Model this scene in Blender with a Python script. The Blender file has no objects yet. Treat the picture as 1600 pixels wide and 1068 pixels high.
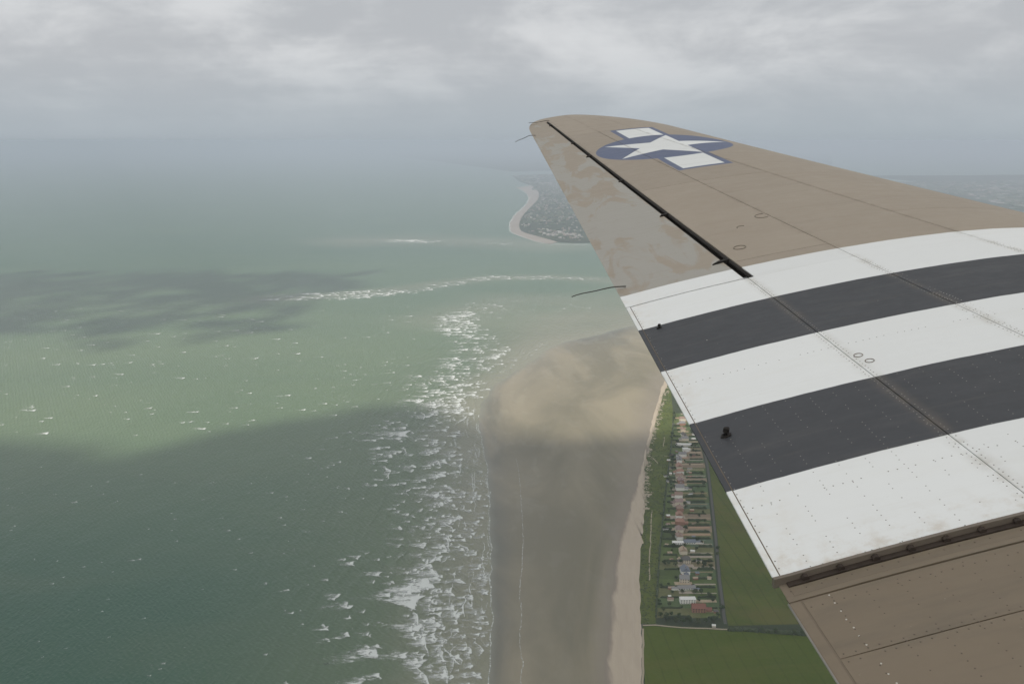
import bpy, bmesh, math, random
import numpy as np
from mathutils import Matrix, Vector, noise as mn

random.seed(7)
rng = np.random.default_rng(7)
S = bpy.context.scene
C = S.collection

# ------------------------------------------------------------------ camera
H = 550.0                       # metres above the sea
F = 1494.0                      # focal length in pixels of a 1600 px wide picture
PITCH = math.atan(314.0 / F)    # looking down, horizon 314 px above the centre
cd = bpy.data.cameras.new('camera')
cd.sensor_width = 36.0
cd.lens = F * 36.0 / 1600.0
cd.clip_start = 0.05
cd.clip_end = 400000.0
cam = bpy.data.objects.new('camera', cd)
C.objects.link(cam)
cam.location = (0, 0, H)
cam.rotation_euler = (math.pi / 2 - PITCH, 0, 0)
S.camera = cam

# ------------------------------------------------------------------ light
SUN_ELEV = math.radians(43)
SUN_DIR = Vector((-0.47, -0.88, 0)).normalized() * math.cos(SUN_ELEV) + Vector((0, 0, math.sin(SUN_ELEV)))
sl = bpy.data.lights.new('sun', 'SUN')
sl.energy = 4.8
sl.angle = math.radians(3.0)
sl.color = (1.0, 0.95, 0.86)
sun = bpy.data.objects.new('sun', sl)
C.objects.link(sun)
sun.rotation_euler = SUN_DIR.to_track_quat('Z', 'Y').to_euler()
sun.location = (0, 0, 2500)

S.view_settings.view_transform = 'Standard'
S.view_settings.look = 'None'
S.view_settings.exposure = 0.0
S.view_settings.gamma = 1.0
S.view_settings.use_curve_mapping = False
S.cycles.volume_bounces = 1
S.cycles.transparent_max_bounces = 32
S.cycles.max_bounces = 10
S.cycles.diffuse_bounces = 4


class N:
    """small helper to write node trees"""
    def __init__(self, nt):
        self.nt = nt
    def new(self, t, **kw):
        n = self.nt.nodes.new(t)
        for k, v in kw.items():
            setattr(n, k, v)
        return n
    def put(self, sock, v):
        if isinstance(v, bpy.types.NodeSocket):
            self.nt.links.new(v, sock)
        elif v is not None:
            if sock.type == 'RGBA' and len(v) == 3:
                v = (*v, 1)
            sock.default_value = v
    def math(self, op, a, b=None, c=None, clamp=False):
        n = self.new('ShaderNodeMath', operation=op, use_clamp=clamp)
        self.put(n.inputs[0], a); self.put(n.inputs[1], b); self.put(n.inputs[2], c)
        return n.outputs[0]
    def vmath(self, op, a, b=None):
        n = self.new('ShaderNodeVectorMath', operation=op)
        self.put(n.inputs[0], a); self.put(n.inputs[1], b)
        return n.outputs[0]
    def mix(self, f, a, b):
        n = self.new('ShaderNodeMix', data_type='RGBA')
        self.put(n.inputs[0], f); self.put(n.inputs[6], a); self.put(n.inputs[7], b)
        return n.outputs[2]
    def ramp(self, f, stops, interp='LINEAR'):
        n = self.new('ShaderNodeValToRGB')
        n.color_ramp.interpolation = interp
        e = n.color_ramp.elements
        while len(e) < len(stops):
            e.new(0.5)
        for i, (p, c) in enumerate(stops):
            e[i].position = p
            e[i].color = (*c, 1) if len(c) == 3 else c
        self.put(n.inputs[0], f)
        return n.outputs[0]
    def step(self, v, lo, hi):
        n = self.new('ShaderNodeMapRange', interpolation_type='SMOOTHSTEP')
        self.put(n.inputs[0], v); self.put(n.inputs[1], lo); self.put(n.inputs[2], hi)
        return n.outputs[0]
    def noise(self, vec, scale, detail=4, rough=.55, dist=0.0):
        n = self.new('ShaderNodeTexNoise')
        self.put(n.inputs['Vector'], vec)
        n.inputs['Scale'].default_value = scale
        n.inputs['Detail'].default_value = detail
        n.inputs['Roughness'].default_value = rough
        n.inputs['Distortion'].default_value = dist
        return n.outputs[0]
    def mapping(self, vec, scale=(1, 1, 1), rot=(0, 0, 0), loc=(0, 0, 0)):
        n = self.new('ShaderNodeMapping')
        self.put(n.inputs[0], vec)
        n.inputs[1].default_value = loc
        n.inputs[2].default_value = rot
        n.inputs[3].default_value = scale
        return n.outputs[0]
    def obj(self):
        return self.new('ShaderNodeTexCoord').outputs['Object']
    def pos(self):
        return self.new('ShaderNodeNewGeometry').outputs['Position']
    def xyz(self, v):
        n = self.new('ShaderNodeSeparateXYZ'); self.put(n.inputs[0], v)
        return n.outputs
    def attr(self, name):
        return self.new('ShaderNodeAttribute', attribute_name=name).outputs['Fac']


# world: thin clear sky behind a grey overcast that brightens towards the zenith
W = bpy.data.worlds.new('World')
S.world = W
W.use_nodes = True
W.node_tree.nodes.clear()
n = N(W.node_tree)
sky = n.new('ShaderNodeTexSky', sky_type='NISHITA')
sky.sun_disc = False
sky.sun_elevation = SUN_ELEV
sky.sun_rotation = math.atan2(SUN_DIR.x, SUN_DIR.y)
d = n.vmath('NORMALIZE', n.new('ShaderNodeTexCoord').outputs['Generated'])
dx, dy, dz = n.xyz(d)
up = n.math('MAXIMUM', dz, 0.0)
den = n.math('ADD', up, 0.10)
cv = n.new('ShaderNodeCombineXYZ')
n.put(cv.inputs[0], n.math('DIVIDE', dx, den)); n.put(cv.inputs[1], n.math('DIVIDE', dy, den))
n.put(cv.inputs[2], n.math('MULTIPLY', up, 4.0))
c1 = n.noise(n.mapping(d, loc=(.35, .2, .1), scale=(1.0, 1.0, 2.6)), 4.8, 8, .60, .25)
c2 = n.noise(n.mapping(cv.outputs[0], loc=(9.1, 4.7, 2), scale=(.45, 1.4, 1)), 1.5, 6, .55, .4)
cl = n.math('ADD', n.math('MULTIPLY', c1, 0.88), n.math('MULTIPLY', c2, 0.12))
shade = n.step(cl, 0.38, 0.62)                       # 0 = thick grey base, 1 = thin and bright
cloud_hi = n.mix(shade, (4.85, 5.05, 5.3), (6.7, 6.85, 7.0))
horizon = (4.08, 4.58, 4.98)
elev = n.step(up, -0.01, 0.10)
grey = n.mix(elev, horizon, cloud_hi)
rain = n.math('MULTIPLY', n.step(dx, .10, .42), n.step(up, .085, .0))   # rain-darkened air low down to the right
grey = n.mix(n.math('MULTIPLY', rain, .06), grey, (2.75, 3.25, 3.7))
boost = n.math('ADD', 1.0, n.math('MULTIPLY', n.step(up, 0.12, 1.0), 0.22))
grey = n.vmath('SCALE', grey)
n.put(W.node_tree.nodes[-1].inputs['Scale'], boost)
cover = n.math('SUBTRACT', 1.0, n.math('MULTIPLY', n.step(cl, 0.60, 0.78), 0.35))
col = n.mix(cover, sky.outputs[0], grey)
bg = n.new('ShaderNodeBackground')
n.put(bg.inputs[0], col)
bg.inputs[1].default_value = 0.1
n.nt.links.new(bg.outputs[0], n.new('ShaderNodeOutputWorld').inputs[0])


# ------------------------------------------------------------------ helpers
def material(name):
    m = bpy.data.materials.new(name)
    m.use_nodes = True
    m.node_tree.nodes.clear()
    q = N(m.node_tree)
    out = q.new('ShaderNodeOutputMaterial')
    b = q.new('ShaderNodeBsdfPrincipled')
    q.nt.links.new(b.outputs[0], out.inputs[0])
    q.b, q.out = b, out
    return m, q

def bump(q, h, strength=.3, dist=1.0):
    bn = q.new('ShaderNodeBump')
    bn.inputs['Strength'].default_value = strength
    bn.inputs['Distance'].default_value = dist
    q.put(bn.inputs['Height'], h)
    q.nt.links.new(bn.outputs[0], q.b.inputs['Normal'])

def plain(name, colour, rough=.7, var=.25, scale=.5):
    m, q = material(name)
    f = q.noise(q.obj(), scale, 4)
    lo = tuple(c * (1 - var) for c in colour); hi = tuple(min(1, c * (1 + var)) for c in colour)
    q.put(q.b.inputs['Base Color'], q.mix(f, lo, hi))
    q.b.inputs['Roughness'].default_value = rough
    q.b.inputs['Specular IOR Level'].default_value = .25
    return m

def mesh_obj(name, verts, faces, mat, parent=None, smooth=False, attrs=None):
    me = bpy.data.meshes.new(name)
    me.from_pydata([tuple(map(float, v)) for v in verts], [], [tuple(map(int, f)) for f in faces])
    if smooth:
        me.polygons.foreach_set('use_smooth', [True] * len(me.polygons))
    for k, v in (attrs or {}).items():
        a = me.attributes.new(k, 'FLOAT', 'POINT')
        a.data.foreach_set('value', np.asarray(v, dtype=np.float32))
    me.update()
    if mat:
        me.materials.append(mat)
    o = bpy.data.objects.new(name, me)
    C.objects.link(o)
    if parent:
        o.parent = parent
    return o

def tag(o, label=None, cat=None, group=None, kind=None):
    if label: o['label'] = label
    if cat: o['category'] = cat
    if group: o['group'] = group
    if kind: o['kind'] = kind
    return o

def empty(name, loc=(0, 0, 0), rz=0):
    o = bpy.data.objects.new(name, None)
    C.objects.link(o)
    o.location = loc
    o.rotation_euler = (0, 0, rz)
    o.empty_display_size = .5
    return o

def gp(px, py):
    """ground point (sea level) that stands under a picture direction of the fixed survey camera"""
    dep = PITCH + math.atan((py - 534.0) / F)
    y = H / math.tan(dep)
    r = math.hypot(H, y) * math.cos(math.atan((py - 534.0) / F))
    return np.array([(px - 800.0) / F * r, y])

def poly(pts, n=None):
    """ground polyline, optionally resampled evenly"""
    P = np.array([gp(*p) for p in pts])
    if n:
        s = np.r_[0, np.cumsum(np.hypot(*np.diff(P, axis=0).T))]
        t = np.linspace(0, s[-1], n)
        P = np.c_[np.interp(t, s, P[:, 0]), np.interp(t, s, P[:, 1])]
    return P

def dist_to(P, X, Y):
    best = np.full(X.shape, 1e9)
    for (x0, y0), (x1, y1) in zip(P[:-1], P[1:]):
        dx, dy = x1 - x0, y1 - y0
        t = np.clip(((X - x0) * dx + (Y - y0) * dy) / (dx * dx + dy * dy + 1e-9), 0, 1)
        best = np.minimum(best, np.hypot(X - x0 - t * dx, Y - y0 - t * dy))
    return best

def ruled(name, A, B, nu, zf, mat, jit=0.0):
    """strip of ground between two polylines with the same number of points; attribute 'across' runs 0..1"""
    n_ = len(A)
    U = np.linspace(0, 1, nu)
    V, acc = [], []
    for i in range(n_):
        for u in U:
            p = A[i] * (1 - u) + B[i] * u
            V.append((p[0], p[1], zf(u))); acc.append(u)
    Fc = [(i * nu + j, i * nu + j + 1, (i + 1) * nu + j + 1, (i + 1) * nu + j) for i in range(n_ - 1) for j in range(nu - 1)]
    return mesh_obj(name, V, Fc, mat, attrs={'across': acc}, smooth=True)

# ------------------------------------------------------------------ shore lines (all on the ground)
edge_px = [(758, 1600), (762, 1300), (765, 1068), (769, 980), (768, 900), (766, 800), (758, 710), (749, 665), (752, 635),
           (768, 608), (796, 586), (828, 567), (850, 550), (880, 535), (930, 524), (1000, 506), (1100, 490), (1300, 478), (1700, 470)]
beach_px = [(925, 1600), (938, 1300), (945, 1068), (950, 1000), (958, 900), (968, 842), (985, 782), (997, 748), (1003, 722),
            (1012, 685), (1019, 655), (1027, 628), (1034, 604), (1045, 585), (1080, 565), (1150, 545), (1230, 530), (1400, 520), (1750, 510)]
grass_px = [(1000, 1600), (1002, 1300), (1002, 1068), (1003, 985), (1000, 930), (1001, 880), (1005, 835), (1008, 790), (1007, 755),
            (1012, 715), (1020, 678), (1030, 640), (1040, 610), (1055, 590), (1095, 570), (1160, 552), (1240, 538), (1420, 527), (1760, 516)]
def dense(P, k=9):
    out = []
    Q = np.array(P)
    for i in range(len(Q) - 1):                       # Catmull-Rom through the survey points
        p0, p1, p2, p3 = Q[max(i - 1, 0)], Q[i], Q[i + 1], Q[min(i + 2, len(Q) - 1)]
        for t in np.linspace(0, 1, k, endpoint=False):
            out.append(.5 * ((2 * p1) + (-p0 + p2) * t + (2 * p0 - 5 * p1 + 4 * p2 - p3) * t * t + (-p0 + 3 * p1 - 3 * p2 + p3) * t ** 3))
    out.append(Q[-1])
    return np.array(out)
def wobble(P, amp, freq, seed):
    Q = P.copy()
    T = np.gradient(P, axis=0); T /= np.hypot(T[:, 0], T[:, 1])[:, None] + 1e-9
    s = np.r_[0, np.cumsum(np.hypot(*np.diff(P, axis=0).T))]
    w = np.array([mn.fractal(Vector((a * freq, seed, 0)), 1.0, 2.0, 4) for a in s]) * amp
    Q[:, 0] += T[:, 1] * w; Q[:, 1] -= T[:, 0] * w
    return Q
EDGE = wobble(dense([gp(*p) for p in edge_px]), 7, .012, 1.0)
BEACH = wobble(dense([gp(*p) for p in beach_px]), 3, .02, 2.0)
GRASS = wobble(dense([gp(*p) for p in grass_px]), 4, .05, 3.0)

# ------------------------------------------------------------------ sea
m_sea, q = material('sea_water')
P = q.pos()
shore = q.attr('shore'); shoal = q.attr('shoal')
w1 = q.noise(q.mapping(P, scale=(.0007, .0016, .001)), 1.0, 5, .5, .6)
w2 = q.noise(q.mapping(P, scale=(.004, .010, .001)), 1.0, 4, .5, .4)
deep = q.mix(w1, (.021, .074, .044), (.038, .102, .054))
deep = q.mix(q.math('MULTIPLY', q.step(w2, .42, .72), .30), deep, (.085, .122, .068))
mid = q.mix(w2, (.082, .122, .066), (.116, .150, .082))
shal = q.mix(w2, (.200, .200, .140), (.255, .240, .175))
sw = q.math('ADD', shore, q.math('MULTIPLY', q.math('SUBTRACT', w2, .5), 120))
silt_and_light = q.math('MULTIPLY', q.step(q.xyz(P)[1], 1000, 1850), q.math('MULTIPLY_ADD', q.step(q.xyz(P)[1], 5200, 2300), .72, .28))  # paler water with distance: silt, plus sunlit band and haze put into colour
deep = q.mix(q.math('MULTIPLY', silt_and_light, q.math('ADD', .45, q.math('MULTIPLY', w1, .7))), deep, (.126, .172, .088))
col = q.mix(q.step(sw, 420, 60), deep, mid)
col = q.mix(q.step(sw, 150, -20), col, shal)
col = q.mix(q.math('MULTIPLY', q.step(shoal, .15, 1.0), .8), col, shal)
q.put(q.b.inputs['Base Color'], col)
q.b.inputs['Roughness'].default_value = .32
q.b.inputs['IOR'].default_value = 1.33
wv = q.new('ShaderNodeTexWave', wave_type='BANDS')
q.put(wv.inputs['Vector'], q.mapping(P, rot=(0, 0, math.radians(-28)), scale=(.045, .045, .045)))
wv.inputs['Scale'].default_value = 1.0
wv.inputs['Distortion'].default_value = 7.0
wv.inputs['Detail'].default_value = 4.0
wv.inputs['Detail Scale'].default_value = 1.6
ch = q.noise(q.mapping(P, rot=(0, 0, .5), scale=(.16, .07, .1)), 1.0, 5, .62, .3)
ph = q.math('ADD', q.math('MULTIPLY', shore, .26), q.math('MULTIPLY', q.noise(q.mapping(P, scale=(.018, .007, 1)), 1.0, 3), 16))
swell = q.math('MULTIPLY', q.math('POWER', q.math('MULTIPLY_ADD', q.math('SINE', ph), .5, .5), 2.5), q.step(shore, 420, 40))
big = q.noise(q.mapping(P, rot=(0, 0, -.5), scale=(.022, .010, .1)), 1.0, 3, .5, .4)
patchy = q.step(q.noise(q.mapping(P, scale=(.0035, .0018, 1)), 1.0, 4), .35, .65)
hh = q.math('ADD', q.math('MULTIPLY', wv.outputs['Fac'], .35), q.math('MULTIPLY', ch, q.math('MULTIPLY_ADD', patchy, 1.3, .7)))
hh = q.math('ADD', hh, q.math('MULTIPLY', big, 2.2))
bump(q, q.math('ADD', hh, q.math('MULTIPLY', swell, 1.5)), .5, 1.5)

def axis(core, far):
    r = list(np.arange(core[0], core[1] + 1, core[2]))
    a, s = r[0], core[2]
    lo = []
    while a > -far:
        s *= 1.35; a -= s; lo.append(a)
    b, s = r[-1], core[2]
    hi = []
    while b < far:
        s *= 1.35; b += s; hi.append(b)
    return np.array(lo[::-1] + r + hi)
FAR = 110000.0
xs = axis((-1400, 1700, 30.0), FAR); ys = axis((500, 4600, 30.0), FAR)
X, Y = np.meshgrid(xs, ys)
SH = dist_to(EDGE[::3], X, Y)
bar = poly([(415, 467), (500, 462), (600, 455), (700, 441), (770, 434), (860, 432), (960, 438), (1100, 445)])
bar2 = poly([(700, 500), (800, 470), (900, 470), (1000, 462)])
bar3 = poly([(820, 555), (900, 500), (1050, 490)])
bar4 = poly([(560, 376), (640, 374), (760, 378), (860, 383)])
SB = np.exp(-(dist_to(bar, X, Y) / 130) ** 2) * .55 + np.exp(-(dist_to(bar2, X, Y) / 260) ** 2) * .55 + np.exp(-(dist_to(bar3, X, Y) / 170) ** 2) * .7 \
    + np.exp(-(dist_to(bar4, X, Y) / 420) ** 2) * .6
nx = len(xs)
sea = mesh_obj('sea', np.c_[X.ravel(), Y.ravel(), np.zeros(X.size)],
               [(j * nx + i, j * nx + i + 1, (j + 1) * nx + i + 1, (j + 1) * nx + i) for j in range(len(ys) - 1) for i in range(nx - 1)],
               m_sea, attrs={'shore': SH.ravel(), 'shoal': SB.ravel()})
tag(sea, kind='structure')

# ------------------------------------------------------------------ wet sand, shingle, grass bank
m_sand, q = material('wet_sand')
P = q.pos(); u = q.attr('across')
a1 = q.noise(q.mapping(P, scale=(.006, .0022, 1)), 1.0, 5, .55, .8)
a2 = q.noise(q.mapping(P, scale=(.03, .012, 1)), 1.0, 5, .6, .5)
a3 = q.noise(q.mapping(P, scale=(.25, .08, 1)), 1.0, 4, .6, .2)
uw = q.math('ADD', u, q.math('MULTIPLY', q.math('SUBTRACT', a2, .5), .10))
wet = (.122, .117, .086); damp = (.166, .146, .092); pale = (.325, .275, .185)
col = q.mix(q.step(uw, .0, .24), wet, damp)
col = q.mix(q.math('MULTIPLY', q.step(a1, .36, .70), .72), col, pale)
col = q.mix(q.math('MULTIPLY', q.step(uw, .82, 1.0), .7), col, (.235, .200, .155))
col = q.mix(q.math('MULTIPLY', a3, .35), col, q.mix(.5, col, (.1, .09, .07)))
col = q.mix(q.math('MULTIPLY', q.step(uw, .06, -.03), .8), col, (.20, .205, .16))
q.put(q.b.inputs['Base Color'], col)
pool = q.step(a2, .50, .64)
q.put(q.b.inputs['Roughness'], q.math('SUBTRACT', q.math('ADD', .42, q.math('MULTIPLY', uw, .35)), q.math('MULTIPLY', pool, .10)))
bump(q, a3, .05, .2)
tag(ruled('sand_flat', EDGE, BEACH, 14, lambda u: .25 + .9 * u, m_sand), kind='structure')

m_beach, q = material('shingle')
P = q.pos(); u = q.attr('across')
a2 = q.noise(q.mapping(P, scale=(.10, .02, 1)), 1.0, 5, .6, .5)
a3 = q.noise(P, .8, 5, .7)
col = q.mix(a2, (.37, .305, .225), (.51, .43, .325))
col = q.mix(q.step(q.math('ADD', u, q.math('MULTIPLY', q.math('SUBTRACT', a2, .5), .3)), .22, .02), col, (.22, .185, .145))
col = q.mix(q.math('MULTIPLY', a3, .4), col, (.25, .20, .155))
band = q.noise(q.math('MULTIPLY', u, 9), 1.0, 3)
col = q.mix(q.math('MULTIPLY', q.step(band, .5, .7), .3), col, (.46, .40, .33))
q.put(q.b.inputs['Base Color'], col)
q.b.inputs['Roughness'].default_value = .9
bump(q, a3, .4, .4)
tag(ruled('beach', BEACH, GRASS, 8, lambda u: 1.2 + 1.8 * u, m_beach), kind='structure')

def grass_mat(name, a, b, c, sx=.02, sy=.02, lines=0.0):
    m, q = material(name)
    P = q.pos()
    n1 = q.noise(q.mapping(P, scale=(sx, sy, 1)), 1.0, 5, .6, .6)
    n2 = q.noise(P, .22, 5, .7)
    col = q.mix(q.step(n1, .35, .65), a, b)
    col = q.mix(q.math('MULTIPLY', q.step(n2, .45, .75), .6), col, c)
    if lines:
        t_ = q.math('PINGPONG', q.math('ADD', q.xyz(P)[0], q.math('ADD', q.math('MULTIPLY', q.xyz(P)[1], .06), q.math('MULTIPLY', n1, 5))), 9.0)
        col = q.mix(q.math('MULTIPLY', q.step(t_, 1.2, .3), lines), col, tuple(v * .62 for v in a))
        n3 = q.noise(q.mapping(P, scale=(.004, .009, 1)), 1.0, 4, .6, 1.0)
        col = q.mix(q.math('MULTIPLY', q.step(n3, .52, .66), .45), col, c)
    q.put(q.b.inputs['Base Color'], col)
    q.b.inputs['Roughness'].default_value = .95
    q.b.inputs['Specular IOR Level'].default_value = .15
    bump(q, n2, .5, 1.0)
    return m
m_bank = grass_mat('dune_grass', (.064, .088, .015), (.096, .116, .024), (.125, .118, .042), .012, .03)
m_field = grass_mat('field_grass', (.060, .082, .012), (.086, .102, .018), (.112, .094, .030), .014, .008, .5)
m_field2 = grass_mat('meadow_grass', (.062, .086, .008), (.076, .098, .012), (.094, .098, .020), .012, .012, .4)
m_land = grass_mat('farmland', (.032, .044, .022), (.055, .066, .034), (.072, .072, .048), .0022, .0011)

# key lines along the row of houses, by picture row
rows = np.array([585, 620, 650, 700, 731, 776, 854, 909, 945, 975])
lane_x = np.array([1050, 1068, 1082, 1096, 1103, 1108, 1116, 1120.5, 1125, 1128])
gard_x = np.array([1044, 1049, 1052, 1048, 1044, 1039, 1031, 1027, 1025, 1024])
hous_x = np.array([1048, 1060, 1067, 1070, 1062, 1061, 1061, 1070, 1076, 1088])
def line_at(xsr, py):
    return gp(float(np.interp(py, rows, xsr)), py)
RY = np.array([line_at(lane_x, r)[1] for r in rows])
def xg(xsr, y):
    XX = np.array([gp(a, b)[0] for a, b in zip(xsr, rows)])
    o = np.argsort(RY)
    return float(np.interp(y, RY[o], XX[o]))

yy = np.array([p[1] for p in GRASS])
gx_sorted = np.argsort(yy)
def grass_x(y):
    return float(np.interp(y, yy[gx_sorted], GRASS[gx_sorted, 0]))
Y0, Y1 = gp(0, 978)[1], gp(0, 600)[1]
ysr = np.linspace(Y0, Y1, 60)
A = np.array([(grass_x(y) - .5, y) for y in ysr]); B = np.array([(xg(gard_x, y), y) for y in ysr])
tag(ruled('grass_bank', A, B, 6, lambda u: 3.05, m_bank), kind='structure')
# near meadow, beyond the bottom path, out of the frame as well
pth = poly([(1004, 980), (1027, 979.5), (1055, 983), (1100, 985), (1136, 986), (1200, 990), (1262, 996), (1420, 1004), (1700, 1015), (2300, 1035)], 60)
A = pth + np.array([0, -2.0])
B = np.array([(grass_x(420 + 0 * y) + (x - A[0, 0]) * .62, 420.0) for x, y in A])
tag(ruled('meadow', A, B, 8, lambda u: 3.02, m_field2), kind='structure')
# field behind the lane
ysf = np.linspace(Y0 - 4, gp(0, 560)[1], 50)
A = np.array([(xg(lane_x, y) + 5.5, y) for y in ysf]); B = np.array([(xg(lane_x, y) + 900, y + 40) for y in ysf])
tag(ruled('field', A, B, 8, lambda u: 3.03, m_field), kind='structure')
# lane and paths
m_lane = plain('lane_asphalt', (.090, .088, .076), .9, .2, .3)
m_path = plain('pale_path', (.33, .28, .21), .95, .2, .3)
A = np.array([(xg(lane_x, y) + 1.2, y) for y in ysr]); B = np.array([(xg(lane_x, y) + 4.8, y) for y in ysr])
tag(ruled('lane', A, B, 3, lambda u: 3.12, m_lane), kind='structure')
wp = wobble(pth[:34], 1.0, .05, 8.)
tag(ruled('footpath', wp - [0, 1.3], wp + [0, 1.3], 2, lambda u: 3.15, m_path), kind='structure')
pc = wobble(dense([gp(1004.5, 985), gp(1004.5, 1068), gp(1004, 1300)]), 1.0, .05, 4.)
tag(ruled('footpath', pc - [1.1, 0], pc + [1.1, 0], 2, lambda u: 3.16, m_path), kind='structure')
for k, pts in enumerate([[(1014.5, 910), (1015, 870), (1017, 834), (1018, 800)], [(1036, 700), (1037.5, 692), (1038, 685)],
                         [(1010, 716), (1030, 714), (1045, 715)], [(1018, 716), (1026, 724), (1030, 728)]]):
    pc = wobble(dense([gp(*p) for p in pts]), 1.2, .04, 5. + k)
    tag(ruled('footpath', pc - [.8, .5], pc + [.8, .5], 2, lambda u: 3.17 + k * .005, m_path), kind='structure')

# ------------------------------------------------------------------ far land
def sheet(name, pts, z, mat):
    V = [(*p, z) for p in pts]
    return tag(mesh_obj(name, V, [tuple(range(len(V)))], mat), kind='structure')
spit_edge = [(806, 293.5), (816, 297), (823, 303), (825.5, 309), (824, 317), (816, 325), (803, 337), (797.5, 347), (796.5, 357), (803, 365),
             (822, 372.5), (836, 377), (858, 381.2)]
se = dense([gp(*p) for p in spit_edge], 6)
m_spitsand = plain('far_shingle', (.25, .22, .19), .9, .15, .004)
# shingle rim between the water's edge and the land of the spit
inner_px = [(830, 290), (838, 296), (842, 303), (840, 312), (833, 320), (826, 327), (817, 337), (812, 347), (812, 357), (818, 363), (838, 369), (856, 374), (872, 378.5)]
si = dense([gp(*p) for p in inner_px], 6)
tag(ruled('spit_beach', se, si, 5, lambda u: .6 + 1.5 * u, m_spitsand), kind='structure')
land = [tuple(p) for p in si] + [tuple(gp(*p)) for p in [(900, 379.5), (960, 379), (1050, 372), (1200, 360), (1300, 330), (1250, 292), (1000, 275), (900, 272), (856, 272), (830, 273), (800, 274.5), (812, 284)]]
sheet('spit', land, 2.3, m_land)
sheet('far_coast', [tuple(gp(*p)) for p in [(596, 241), (640, 247), (700, 255), (760, 263), (800, 268.5), (850, 267), (1000, 262), (1300, 258), (1300, 240), (1000, 236), (800, 235), (680, 236)]], 4.0, m_land)
sheet('mainland', [tuple(gp(*p)) for p in [(1280, 288), (1420, 284.5), (1480, 283.5), (1500, 282), (1540, 281.5), (1600, 281.5), (1900, 280), (2600, 279),
                                         (2600, 430), (1800, 500), (1400, 500), (1180, 500), (1150, 470), (1200, 420), (1250, 340)]], 2.0, m_land)
# low hills at the back of the far coast and the mainland
def ridge(name, p0, p1, h, depth, seed):
    n_, V, Fc = 60, [], []
    a, b = gp(*p0), gp(*p1)
    for i in range(n_):
        t = i / (n_ - 1)
        p = a * (1 - t) + b * t
        hh = h * (.55 + .45 * mn.fractal(Vector((t * 5, seed, 0)), 1.0, 2.0, 4)) * math.sin(math.pi * t) ** .5
        for j, (dy, z) in enumerate([(0, 0), (.25, .55), (.5, 1), (.75, .6), (1, 0)]):
            V.append((p[0], p[1] + dy * depth, 1.0 + max(0, z * hh)))
    for i in range(n_ - 1):
        for j in range(4):
            Fc.append((i * 5 + j, (i + 1) * 5 + j, (i + 1) * 5 + j + 1, i * 5 + j + 1))
    return tag(mesh_obj(name, V, Fc, m_land, smooth=True), kind='structure')
ridge('hill', (620, 240), (1200, 243), 150, 9000, 3.)
ridge('hill', (1440, 284.5), (2300, 282), 75, 2500, 9.)

# a far town and woods on the spit and the mainland: too small to count
m_town, q = material('far_town')
q.put(q.b.inputs['Base Color'], q.ramp(q.attr('tone'), [(0, (.045, .065, .030)), (.42, (.06, .075, .04)), (.52, (.17, .14, .11)), (.72, (.19, .17, .155)), (.9, (.24, .23, .215)), (1, (.38, .37, .355))]))
q.b.inputs['Roughness'].default_value = .9
def scatter_boxes(name, areas, z, mat, label, cat):
    V, Fc, tone = [], [], []
    for pts, cnt, s0, s1, tlo, thi in areas:
        R = np.array([gp(*p) for p in pts])
        mnx, mny = R.min(0); mxx, mxy = R.max(0)
        c = 0
        while c < cnt:
            x, y = rng.uniform(mnx, mxx), rng.uniform(mny, mxy)
            ins = False
            for (x0, y0), (x1, y1) in zip(R, np.roll(R, -1, 0)):
                if (y0 > y) != (y1 > y) and x < (x1 - x0) * (y - y0) / (y1 - y0) + x0:
                    ins = not ins
            if not ins:
                continue
            if mn.fractal(Vector((x * .003, y * .0012, 4)), 1., 2., 3) < -.12:
                if rng.random() < .8: 
                    c += .2; continue
            c += 1
            a, b, h = rng.uniform(s0, s1), rng.uniform(s0, s1), rng.uniform(4, 11)
            t = rng.uniform(tlo, thi); th = rng.uniform(0, 3.1)
            if t < .44: a *= 2.2; b *= 2.2
            k = len(V)
            for zz, sc in ((z, 1), (z + h * .6, 1), (z + h, .25)):
                for sx, sy in ((-1, -1), (1, -1), (1, 1), (-1, 1)):
                    ux, uy = sx * a / 2, sy * b / 2 * sc
                    V.append((x + ux * math.cos(th) - uy * math.sin(th), y + ux * math.sin(th) + uy * math.cos(th), zz)); tone.append(t)
            for r in (0, 4):
                for i in range(4):
                    Fc.append((k + r + i, k + r + (i + 1) % 4, k + r + 4 + (i + 1) % 4, k + r + 4 + i))
            Fc.append((k + 8, k + 9, k + 10, k + 11))
    return tag(mesh_obj(name, V, Fc, mat, attrs={'tone': tone}), label, cat, kind='stuff')
scatter_boxes('distant_town', [([(830, 296), (846, 300), (842, 318), (822, 335), (815, 350), (818, 362), (845, 371), (915, 377), (905, 330), (870, 280)], 1100, 8, 18, .0, .93),
                               ([(836, 358), (880, 360), (900, 368), (850, 370)], 110, 10, 24, .5, 1.0),
                               ([(800, 275), (860, 273), (900, 300), (850, 292), (822, 285)], 220, 20, 50, .0, 1.)],
              2.2, m_town, 'hazy seaside town of tiny pale houses on the far spit', 'town')
scatter_boxes('distant_village', [([(1400, 285), (1640, 283), (1640, 345), (1560, 318)], 900, 25, 70, .0, .9)],
              2.0, m_town, 'scattered pale buildings and woods on the hazy land beyond the wing', 'village')

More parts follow.
